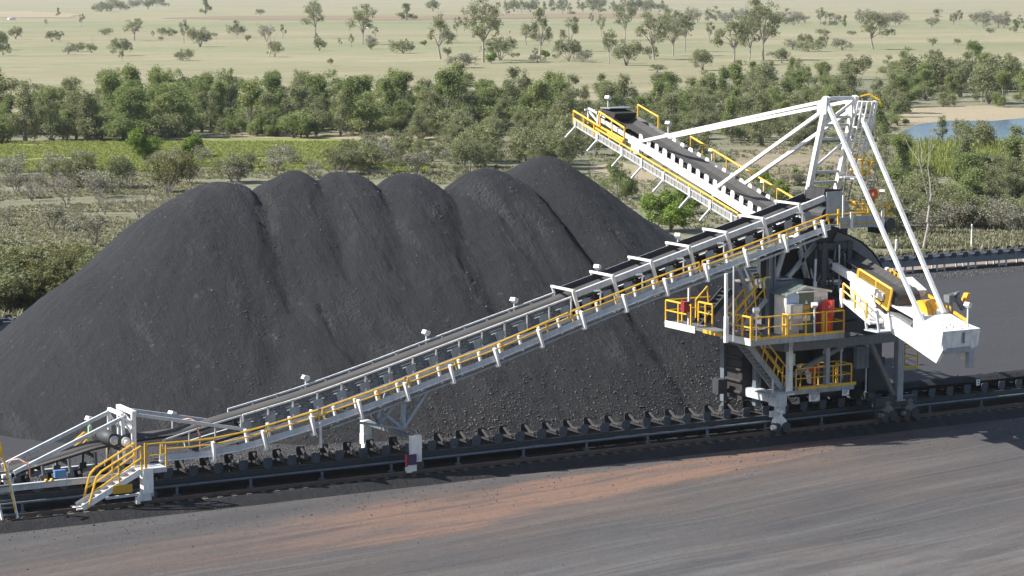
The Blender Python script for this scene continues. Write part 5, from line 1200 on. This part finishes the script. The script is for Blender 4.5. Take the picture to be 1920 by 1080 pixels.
def twigs(h, seed, barkm, leafm=None, n=26, nleaf=160):
    tg.seed(seed); T_ = MB(); L = Leaves()
    def go(p, d, ln, r, dep):
        q = p+d*ln; mid = p.lerp(q, .5)+V((tg.gauss(0, .06), tg.gauss(0, .06), 0))*ln
        T_.tube(p, mid, r, 4, r*.8); T_.tube(mid, q, r*.8, 4, r*.55)
        if dep == 0:
            if leafm:
                k = tg.random()
                for _ in range(nleaf//20): L.leaf(q+V((tg.gauss(0, .28), tg.gauss(0, .28), tg.gauss(0, .22)))*h*.22, .16+.02*h, k)
            return
        for _ in range(3 if dep > 1 else 4): go(q if tg.random() < .6 else mid, (d+V((tg.gauss(0, .5), tg.gauss(0, .5), tg.gauss(.08, .3)))).normalized(), ln*tg.uniform(.5, .8), r*.55, dep-1)
    for k in range(4): t = 1.57*k+tg.random(); go(V((0, 0, -.1)), V((math.cos(t)*.45, math.sin(t)*.45, 1)).normalized(), h*.36, .016*h, 3)
    tm = bpy.data.meshes.new("trunk"); tm.from_pydata(T_.v, [], T_.f); tm.materials.append(M[barkm])
    return tm, (L.mesh("crown", leafm) if leafm else None), h
PR = {}
for i in range(6): PR['dense', i] = leafy(8, (5.2, 7.4, 4.2, 8.6, 6.2, 5.0)[i], 100+i, 'leaf_mid', 'twig', .27, (250, 300, 190, 300, 260, 220)[i], 30, .70, (5, 7, 3, 8, 6, 3)[i], (6, 5, 5, 5, 8, 7)[i])
for i in range(5): PR['belt', i] = leafy(8, (5.0, 7.0, 4.0, 8.0, 6.0)[i], 120+i, 'leaf_gum', 'twig', .25, (200, 240, 150, 240, 190)[i], 26, .68, (4, 7, 3, 8, 3)[i], (6, 4, 5, 5, 6)[i])
for i in range(3): PR['gum', i] = gum(15, 12.0, 140+i, .46, 190, 24, 1.0)
for i in range(2): PR['slim', i] = gum(12, 6.2, 160+i, .42, 85, 22, .85, 5)
for i in range(2): PR['olive', i] = bush(3.4, 4.4, 180+i, 'leaf_olive', 'darkbark', .20, 170, 26, .42)
for i in range(2): PR['shrub', i] = bush(3.0, 2.7, 190+i, 'leaf_gum', 'twig', .20, 130, 24, .42)
for i in range(2): PR['bright', i] = bush(4.0, 3.4, 200+i, 'leaf_bright', 'twig', .22, 300, 30, .46)
for i in range(3): PR['grey', i] = twigs(3.4, 210+i, 'twig', 'leaf_grey', 26, 130)
for i in range(2): PR['bare', i] = twigs(3.6, 220+i, 'twig')
PR['dead', 0] = limb_tree(9, .35, .42, 3, 231, 'leaf_gum', 'deadbark', .3, 0, 0, .3, .3, 0, 1, .8, .014)
for i in range(2): PR['bush_', i] = bush(3.4, 3.6, 250+i, 'leaf_mid', 'darkbark', .24, 150, 24, .46)
PR['low', 0] = bush(1.6, 2.4, 240, 'leaf_grey', 'twig', .16, 80, 20, .32); PR['low', 1] = bush(1.5, 2.2, 241, 'leaf_gum', 'twig', .16, 80, 20, .32)
CATS = {'dense': ('dense_tree', 'tree'), 'belt': ('scrub_tree', 'tree'), 'gum': ('gum_tree', 'tree'), 'slim': ('slender_gum_tree', 'tree'), 'olive': ('olive_shrub', 'shrub'), 'shrub': ('shrub', 'shrub'),
        'bright': ('bright_shrub', 'shrub'), 'grey': ('twiggy_shrub', 'shrub'), 'bare': ('bare_shrub', 'shrub'), 'dead': ('dead_tree', 'tree'), 'low': ('low_bush', 'bush'), 'bush_': ('leafy_bush', 'bush')}
NV = {}
for (k, i) in PR: NV[k] = max(NV.get(k, 0), i+1)
pr_rng = random.Random(5)
COUNT = {}
def plant(kind, loc, h, label, group=None, variant=None, wide=1.0):
    i = pr_rng.randrange(NV[kind]) if variant is None else variant % NV[kind]
    tm, cm, h0 = PR[kind, i]; s = h/h0
    o = bpy.data.objects.new(CATS[kind][0], None); COL.objects.link(o); o.location = loc; WL[o.name] = V(loc)
    o.rotation_euler = (0, 0, pr_rng.uniform(0, 6.28)); o.scale = (s*wide, s*wide, s)
    tag(o, label, CATS[kind][1], group); COUNT[kind] = COUNT.get(kind, 0)+1
    for nm, me in (("trunk", tm), ("crown", cm)):
        if me: c = bpy.data.objects.new(nm, me); COL.objects.link(c); c.parent = o
    return o
def plant_px(kind, x, y, hpx, label, group=None, variant=None, wide=1.0):
    p = pZ(x, y, G0-.15); d = (p-CAM).dot(FW); return plant(kind, p, hpx*d/FPX*1.02, label, group, variant, wide)
# --- lone trees of the paddock beyond the belt: each one told apart by what it looks like and stands beside
lone = [
 ('gum', 906, 116, 122, "tallest broad gum tree with forked pale trunk in the dry paddock", 1, 1.0),
 ('shrub', 938, 112, 42, "grey bush crowding the foot of the tallest gum tree", 0, 1.2),
 ('bright', 921, 118, 22, "small round green bush at the trunk of the tallest gum tree", 0, .9),
 ('slim', 1012, 112, 105, "tall thin gum with bare white trunk right of the tallest gum", 0, .8),
 ('bright', 1022, 109, 16, "tiny green bush at the foot of the thin white-trunked gum", 1, 1),
 ('slim', 826, 110, 84, "sparse leaning gum tree left of the tallest gum", 1, 1.2),
 ('gum', 680, 83, 76, "airy spreading gum tree beside the tiny white shed in the paddock", 0, .9),
 ('gum', 590, 71, 70, "dark-trunked two-headed gum standing alone above the red soil strip", 2, .9),
 ('dense', 385, 26, 30, "dense dark green tree alone on the far plain at left", 0, 1),
 ('dense', 763, 37, 36, "dense grey-green tree with a dark shadow near the far soil strip", 1, 1),
 ('shrub', 812, 21, 22, "hazy bush on the far plain left of the far tree line", 1, 1.2),
 ('gum', 252, 76, 42, "broad leafy paddock tree left of the two-stemmed pale trees", 0, 1.2),
 ('shrub', 229, 104, 32, "grey-leaved shrub in front of the broad leafy paddock tree", 0, 1.1),
 ('dead', 172, 98, 34, "white dead tree with dark bush at its foot in the left paddock", 0, 1),
 ('shrub', 171, 99, 18, "dark little bush at the foot of the white dead tree", 1, 1),
 ('shrub', 5, 93, 34, "dark round bush cut by the left edge of the paddock", 0, .8),
 ('shrub', 30, 73, 24, "pale round bush next to the bush at the left edge", 1, 1),
 ('slim', 153, 50, 26, "pale slender tree left on the green pasture strip", 0, 1),
 ('dense', 109, 30, 17, "small dark green tree on the pale gravel flat", 2, .9),
 ('shrub', 97, 78, 20, "small grey bush left of the white dead tree", 0, 1),
 ('slim', 86, 50, 15, "tiny slim sapling at the left end of the green pasture strip", 1, 1),
 ('low', 128, 101, 16, "low grey-green bush in the left paddock near the dead tree", 0, 1),
 ('low', 146, 96, 20, "upright grey-green bush between the low bush and the dead tree", 1, 1),
 ('slim', 345, 80, 44, "thin dark-stemmed tree left of the two-headed dark bush", 1, .9),
 ('shrub', 375, 87, 36, "two-headed dark bush among the thin paddock trees at left", 1, 1),
 ('dead', 404, 86, 34, "thin bare white stem right of the two-headed dark bush", 0, .6),
 ('low', 343, 113, 25, "small pale bush alone on the open straw-coloured grass", 1, .8),
 ('slim', 444, 70, 35, "small rounded gum on the straw grass right of the bare stem", 0, 1.1),
 ('dead', 503, 106, 62, "leaning pale half-dead tree above a dark bush", 0, 1.2),
 ('shrub', 515, 106, 28, "dark bush under the leaning pale half-dead tree", 0, .9),
 ('grey', 500, 78, 40, "grey twiggy tree behind the leaning pale tree", 0, .9),
 ('slim', 530, 73, 30, "thin forked sapling right of the leaning pale tree", 0, .8),
 ('shrub', 488, 28, 11, "small dark bush on the far red soil strip", 0, 1.2),
 ('slim', 659, 88, 26, "dark stubby sapling left of the airy spreading gum", 1, .9),
 ('low', 697, 91, 26, "thin pale bush right of the airy spreading gum", 0, .6),
 ('low', 755, 99, 28, "straggly low bush between the airy gum and the leaning gum", 1, .9),
 ('slim', 857, 70, 42, "pale narrow tree behind the leaning gum", 0, .9),
 ('bright', 796, 85, 10, "tiny bright green bush left of the leaning gum", 0, 1.2),
 ('shrub', 840, 106, 18, "small shrub right of the leaning gum's trunk", 1, .8),
 ('low', 867, 126, 28, "pale wispy bush in front of the tallest gum", 0, 1.2),
 ('gum', 987, 84, 40, "small spreading tree between the tallest gum and the thin white one", 2, 1.1),
 ('slim', 1072, 96, 70, "dark leafy gum right of the thin white-trunked gum", 0, 1.1),
 ('shrub', 1067, 114, 40, "grey bushy tree below the dark leafy gum", 0, 1),
 ('low', 1092, 116, 24, "low dark bush left of the crooked gum", 0, .9),
 ('gum', 1142, 119, 66, "crooked dark-trunked gum at the front of the right-hand paddock", 1, .7),
 ('shrub', 1175, 122, 48, "grey tangled bush right of the crooked gum", 1, .9),
 ('gum', 1172, 74, 72, "tall pale gum behind the crooked gum", 0, .8),
 ('slim', 1127, 68, 42, "slim hazy tree left of the tall pale gum", 1, .9),
 ('slim', 1108, 48, 26, "faint small tree far behind the slim hazy tree", 0, .9),
 ('gum', 1226, 111, 90, "full-crowned dark gum left of the pair by the open grass", 2, 1),
 ('gum', 1262, 104, 84, "second full-crowned dark gum of the pair by the open grass", 0, .9),
 ('gum', 1284, 96, 78, "third full dark gum standing close behind the pair", 1, .8),
 ('slim', 1252, 55, 46, "distant grey tree behind the pair of dark gums", 1, 1),
 ('shrub', 1318, 131, 38, "rounded dark bush on bare ground below the big gum group", 0, 1),
 ('gum', 1376, 121, 92, "left full gum of the big three-tree group", 1, 1.1),
 ('gum', 1405, 113, 80, "middle gum of the big three-tree group", 2, .9),
 ('gum', 1431, 112, 116, "tallest hazy-topped gum of the big three-tree group", 0, .9),
 ('slim', 1330, 78, 40, "faint pale tree left of the big three-tree group", 0, 1),
 ('low', 1517, 96, 26, "faint grey bush right of the big three-tree group", 1, 1.2),
 ('slim', 1547, 91, 30, "thin grey sapling on the pale paddock left of the fan-shaped tree", 0, .9),
 ('low', 1579, 93, 22, "small twiggy bush beside the fan-shaped tree", 0, 1),
 ('gum', 1637, 92, 72, "fan-shaped many-stemmed tree alone on the pale paddock", 2, 1.3),
 ('dense', 1585, 50, 24, "small dark green tree at the edge of the far scrub line", 2, .9),
 ('dense', 1700, 133, 52, "dark leafy tree with bare stems above the right-hand belt", 3, .8),
 ('dense', 1824, 142, 76, "tall rounded green tree rising out of the right-hand belt", 1, .9),
 ('shrub', 1755, 112, 20, "small grey-green bush between the dark leafy tree and the rounded one", 1, 1),
 ('dense', 1902, 60, 26, "dark tree at the right end of the far scrub line", 0, 1),
 ('slim', 1850, 50, 26, "thin dark-topped tree in the far scrub line at right", 1, 1.1),
 ('shrub', 1232, 135, 14, "olive hummock-shaped bush on the straw grass before the belt", 0, 2.0),
 ('dead', 1726, 480-15, 250, "tall bare silver dead tree with forked limbs against the lake", 0, .8),
 ('bright', 1258, 432, 78, "vivid green bush at the right foot of the coal pile", 0, 1.2),
 ('bright', 1286, 400, 50, "smaller vivid green bush behind the one at the pile's foot", 1, 1.0),
 ('bright', 1465, 376, 40, "bright green bush seen between boom and tripper head", 1, 1.1),
 ('dense', 1160, 372, 100, "dark-stemmed tree just under the boom's brackets", 3, .7),
 ('bright', 268, 300, 62, "tall bright green sapling tree at the edge of the reed bed", 0, .9),
 ('bright', 360, 296, 46, "round bright green shrub at the right of the reed bed sapling", 1, 1.0),
 ('bright', 430, 257, 34, "narrow bright green shrub before the dark belt", 0, .6),
 ('olive', 316, 362, 88, "big dark olive tree left above the coal pile's first cone", 0, .8),
 ('olive', 158, 352, 66, "dark olive tree with grey twigs in the grey scrub", 1, .9),
 ('grey', 178, 460, 80, "sparse grey tree with thin dark stems low in the grey scrub", 1, 1.0),
 ('olive', 640, 318, 54, "dark olive bush right behind the second cone of the pile", 0, 1.1),
 ('bare', 260, 410, 80, "bare brown twiggy tree close to the left slope of the pile", 0, .9),
]
for k, x, y, h, lab, v, wd in lone: plant_px(k, x, y, h, lab, None, v, wd)
# --- belts and scrub, filled tree by tree
def fill(kinds, n, x0, x1, yb0, yb1, h0, h1, label, group, sep=.8, seed=1, hole=None, wide=(0.9, 1.2)):
    r = random.Random(seed); done = []
    for _ in range(n*30):
        if len(done) >= n: break
        x = r.uniform(x0, x1); f = (x-x0)/(x1-x0); ya = yb0[0]+(yb0[1]-yb0[0])*f; yb = yb1[0]+(yb1[1]-yb1[0])*f
        ta, tb = 1/(ya+30), 1/(yb+30); y = 1/(ta+(tb-ta)*r.random())-30
        if hole and any(a < x < b and c < y < d for a, b, c, d in hole): continue
        p = pZ(x, y, G0-.15)
        if -3 < p.y < 58.5: continue
        h = r.uniform(h0, h1)
        if any((p-q).length < sep*(h+hq)*.25 for q, hq in done): continue
        done.append((p, h)); k = kinds[r.randrange(len(kinds))]
        lab = label if isinstance(label, str) else label[k]
        plant(k, p, h, lab, group if isinstance(group, str) else group[k], None, r.uniform(*wide))
    return len(done)
fill(['shrub', 'bush_', 'shrub'], 60, -40, 1040, (235, 225), (272, 252), 2.2, 4.2, {'shrub': "grey-green understorey bush at the foot of the dense belt", 'bush_': "leafy green understorey bush at the foot of the dense belt"}, {'shrub': "grey understorey bushes of the belt", 'bush_': "green understorey bushes of the belt"}, .6, 31)
gb = "trees of the dense green belt across the picture"
LB = {'dense': "leafy mid-green tree in the dense belt behind the reed bed and pile", 'belt': "grey-green tree in the dense belt behind the reed bed and pile"}
fill(['dense', 'belt', 'dense', 'dense', 'belt'], 190, -170, 1040, (209, 214), (271, 251), 4.2, 9.6, LB, {'dense': gb, 'belt': "grey-green trees of the dense belt"}, .62, 11, None, (.8, 1.15))
LB2 = {'dense': "leafy green tree in the scrub belt behind boom and mast", 'belt': "grey-green tree in the scrub belt behind boom and mast", 'shrub': "grey-green bush among trees behind boom and mast"}
GB2 = {'dense': "green trees behind boom and mast", 'belt': "grey-green trees behind boom and mast", 'shrub': "bushes behind boom and mast"}
fill(['belt', 'dense', 'belt'], 92, 1000, 1690, (212, 172), (262, 282), 3.6, 8.2, LB2, GB2, .62, 12)
fill(['belt', 'shrub', 'shrub', 'belt'], 60, 770, 1290, (255, 252), (338, 318), 3.0, 5.2, LB2, GB2, .8, 13, [(1108, 1235, 296, 350)])
LB3 = {'dense': "leafy green tree on the far side of the lake", 'belt': "grey-green tree on the far side of the lake", 'shrub': "low bush on the far side of the lake"}
GB3 = {'dense': "green trees beyond the lake", 'belt': "grey-green trees beyond the lake", 'shrub': "low bushes beyond the lake"}
fill(['dense', 'belt', 'dense', 'shrub'], 46, 1650, 1990, (150, 160), (203, 205), 4.5, 8.0, LB3, GB3, .8, 14)
fill(['belt', 'dense', 'shrub'], 16, 1290, 1680, (150, 140), (195, 175), 3.0, 6.0, LB3 | {k: v.replace("on the far side of the lake", "at the rear edge of the belt behind the mast") for k, v in LB3.items()}, {k: v.replace("beyond the lake", "at the belt's rear edge") for k, v in GB3.items()}, .8, 15)
fill(['belt', 'shrub', 'belt'], 7, 1765, 1868, (256, 254), (282, 286), 2.2, 4.6, {'belt': "grey-green tree standing at the near shore of the lake", 'shrub': "grey bush at the near shore of the lake"}, {'belt': "trees at the lake's near shore", 'shrub': "bushes at the lake's near shore"}, .9, 16)
LB4 = {'belt': "grey-green tree in the thicket between lake and far conveyor", 'dense': "dark leafy tree in the thicket between lake and far conveyor", 'shrub': "grey shrub in the thicket between lake and far conveyor", 'grey': "twiggy shrub in the thicket between lake and far conveyor"}
GB4 = {'belt': "grey-green thicket trees near the lake", 'dense': "dark thicket trees near the lake", 'shrub': "thicket shrubs near the lake", 'grey': "twiggy thicket shrubs near the lake"}
fill(['belt', 'dense', 'belt'], 22, 1640, 1960, (305, 340), (420, 410), 4.2, 6.6, LB4, GB4, .75, 17, [(1700, 1800, 260, 345), (1640, 1760, 400, 470)])
fill(['shrub', 'grey', 'shrub'], 56, 1630, 1960, (385, 370), (452, 440), 1.8, 3.4, LB4, GB4, .7, 18)
fill(['shrub', 'bright', 'low'], 18, 1340, 1560, (345, 345), (400, 400), 1.3, 2.4, {'shrub': "grey bush behind the tripper head", 'bright': "green bush behind the tripper head", 'low': "low bush behind the tripper head"}, {'shrub': "bushes behind the tripper head", 'bright': "green bushes behind the tripper head", 'low': "low bushes behind the tripper head"}, .9, 19)
LB5 = {'grey': "grey twiggy shrub in the dry scrub left of the pile", 'bare': "bare leafless shrub in the dry scrub left of the pile", 'olive': "dark olive bush in the dry scrub left of the pile", 'low': "low grey bush in the dry scrub left of the pile", 'shrub': "grey-green shrub in the dry scrub left of the pile"}
GB5 = {'grey': "grey twiggy shrubs left of the pile", 'bare': "bare shrubs left of the pile", 'olive': "olive bushes left of the pile", 'low': "low bushes left of the pile", 'shrub': "grey-green shrubs left of the pile"}
fill(['grey', 'bare', 'grey', 'bare', 'shrub'], 44, -30, 700, (318, 300), (372, 330), 1.8, 3.4, LB5, GB5, .7, 20)
fill(['grey', 'bare', 'grey', 'bare'], 30, -30, 330, (350, 345), (480, 430), 1.3, 3.4, LB5, GB5, .8, 22)
fill(['shrub', 'grey', 'belt'], 26, 640, 900, (285, 285), (330, 330), 2.4, 4.0, {'shrub': "grey-green shrub just behind the pile's middle cones", 'grey': "twiggy shrub just behind the pile's middle cones", 'belt': "small tree just behind the pile's middle cones"}, {'shrub': "shrubs behind the pile's middle cones", 'grey': "twiggy shrubs behind the pile's middle cones", 'belt': "small trees behind the pile's middle cones"}, .8, 23)
fill(['olive', 'olive', 'shrub'], 34, -40, 200, (535, 530), (588, 575), 2.0, 3.6, {'olive': "dark olive shrub of the hedge along the dirt road at left", 'shrub': "grey-green shrub of the hedge along the dirt road at left"}, {'olive': "olive hedge shrubs by the dirt road", 'shrub': "grey-green hedge shrubs by the dirt road"}, .65, 24)
fill(['slim', 'belt', 'shrub'], 46, 940, 1245, (17, 16), (27, 26), 6, 11, {'slim': "slim tree of the far tree line behind the paddock gums", 'belt': "hazy tree of the far tree line behind the paddock gums", 'shrub': "hazy bush of the far tree line behind the paddock gums"}, {'slim': "slim trees of the far tree line", 'belt': "trees of the far tree line", 'shrub': "bushes of the far tree line"}, .55, 25)
fill(['slim', 'belt', 'grey', 'grey'], 60, 1290, 1960, (36, 46), (44, 55), 5, 9.5, {'slim': "slim tree of the grey far scrub line at upper right", 'belt': "hazy tree of the grey far scrub line at upper right", 'grey': "bare grey tree of the far scrub line at upper right"}, {'slim': "slim trees of the far scrub line", 'belt': "trees of the far scrub line", 'grey': "bare trees of the far scrub line"}, .5, 26)
fill(['shrub', 'low', 'slim'], 26, 180, 330, (8, 8), (22, 22), 4, 9, {'shrub': "tiny bush on the far plain at upper left", 'low': "tiny low bush on the far plain at upper left", 'slim': "tiny tree on the far plain at upper left"}, {'shrub': "tiny bushes on the far plain", 'low': "tiny low bushes on the far plain", 'slim': "tiny trees on the far plain"}, 1.6, 27)
fill(['low', 'shrub', 'slim'], 40, -20, 1900, (60, 60), (125, 120), 1.5, 5, {'shrub': "small scattered bush on the straw-coloured paddock", 'low': "small scattered low bush on the straw-coloured paddock", 'slim': "small scattered sapling on the straw-coloured paddock"}, {'shrub': "scattered paddock bushes", 'low': "scattered low paddock bushes", 'slim': "scattered paddock saplings"}, 4, 28)
print("PLANTS", COUNT, sum(COUNT.values()))
# --- grass tussocks and reeds: nobody could count them
def tufts(name, spots, m, label, cat, bw=.06, nb=9):
    L = Leaves(); tg.seed(77)
    for (p, h, w) in spots:
        k = tg.random()
        for _ in range(nb):
            a = tg.uniform(0, 6.28); b = p+V((math.cos(a), math.sin(a), 0))*w*tg.random()*.6; t = b+V((math.cos(a)*w*.6, math.sin(a)*w*.6, h*tg.uniform(.6, 1.1))); s = V((-math.sin(a), math.cos(a), 0))*bw
            o = len(L.v); L.v += [b-s, b+s, t+s*.4, t-s*.4]; L.f.append((o, o+1, o+2, o+3)); L.c.append(min(1, max(0, k+tg.gauss(0, .15))))
    me = L.mesh(name, m); o = bpy.data.objects.new(name, me); COL.objects.link(o); o["kind"] = "stuff"; return tag(o, label, cat)
r = random.Random(9); sp = []
def spots(n, x0, x1, y0, y1, h, w, thr=-.1, z=G0-.2):
    for _ in range(n):
        x = r.uniform(x0, x1); ta, tb = 1/(y0+30), 1/(y1+30); y = 1/(ta+(tb-ta)*r.random())-30; p = pZ(x, y, z)
        if noise.noise(p*.09) > thr and not (-3 < p.y < 57.6): sp.append((p, h*r.uniform(.5, 1.3), w*r.uniform(.6, 1.4)))
spots(12000, -60, 420, 318, 590, .22, .42, -.2); spots(3000, 400, 1000, 285, 345, .3, .5); spots(4500, 1100, 1680, 270, 470, .3, .45); spots(2600, 1640, 1980, 440, 466, .4, .5, -.4); spots(3000, 1640, 1980, 330, 450, .35, .45)
for _ in range(1500):
    x = r.uniform(-60, 110); sp.append((V((x, 57.9+abs(r.gauss(0, .8)), G0-.05)), r.uniform(.25, .6), r.uniform(.3, .6)))
tufts("grass", sp, 'grass', "dry tussock grass covering the scrubland around the coal yard", "grass")
sp = []; spots(14000, -60, 800, 266, 322, .26, .6, -.35, G0-.12); spots(1500, 1700, 1990, 272, 335, 1.1, .55, -.4, G0-.06)
tufts("reeds", sp, 'reeds', "bright green reeds filling the wet meadow behind the scrub", "reeds")
# --- the air itself: far things pale slightly
hz = MB().box((1500, 3000, 12.0), (9000, 7000, 28.0)); hv, hn, hl, hb = mat("haze_air"); hn.remove(hb)
pv = hn.new("ShaderNodeVolumePrincipled"); pv.inputs["Density"].default_value = HAZE; pv.inputs["Color"].default_value = (.88, .93, 1.0, 1); pv.inputs["Anisotropy"].default_value = .2
hl.new(pv.outputs[0], hn["Material Output"].inputs["Volume"])
tag(hz.build("haze", hv), "thin pale haze in the air over the plain", "haze", None, "stuff")
# --- tiny white things on the far plain
for (x, y, lab) in ((22, 37, "tiny white shed on the far plain at the left edge"), (695, 52, "tiny white shed beside the airy spreading gum in the paddock")):
    p = pZ(x, y, G0-.2); d = (p-CAM).dot(FW); w = 13*d/FPX; h = 4.5*d/FPX
    m = MB(); m.prism([V((p.x-w/2, p.y-1.4, p.z)), V((p.x+w/2, p.y-1.4, p.z)), V((p.x+w/2, p.y-1.4, p.z+h*.75)), V((p.x, p.y-1.4, p.z+h)), V((p.x-w/2, p.y-1.4, p.z+h*.75))], (0, 2.8, 0))
    tag(m.build("shed", 'white'), lab, "shed")
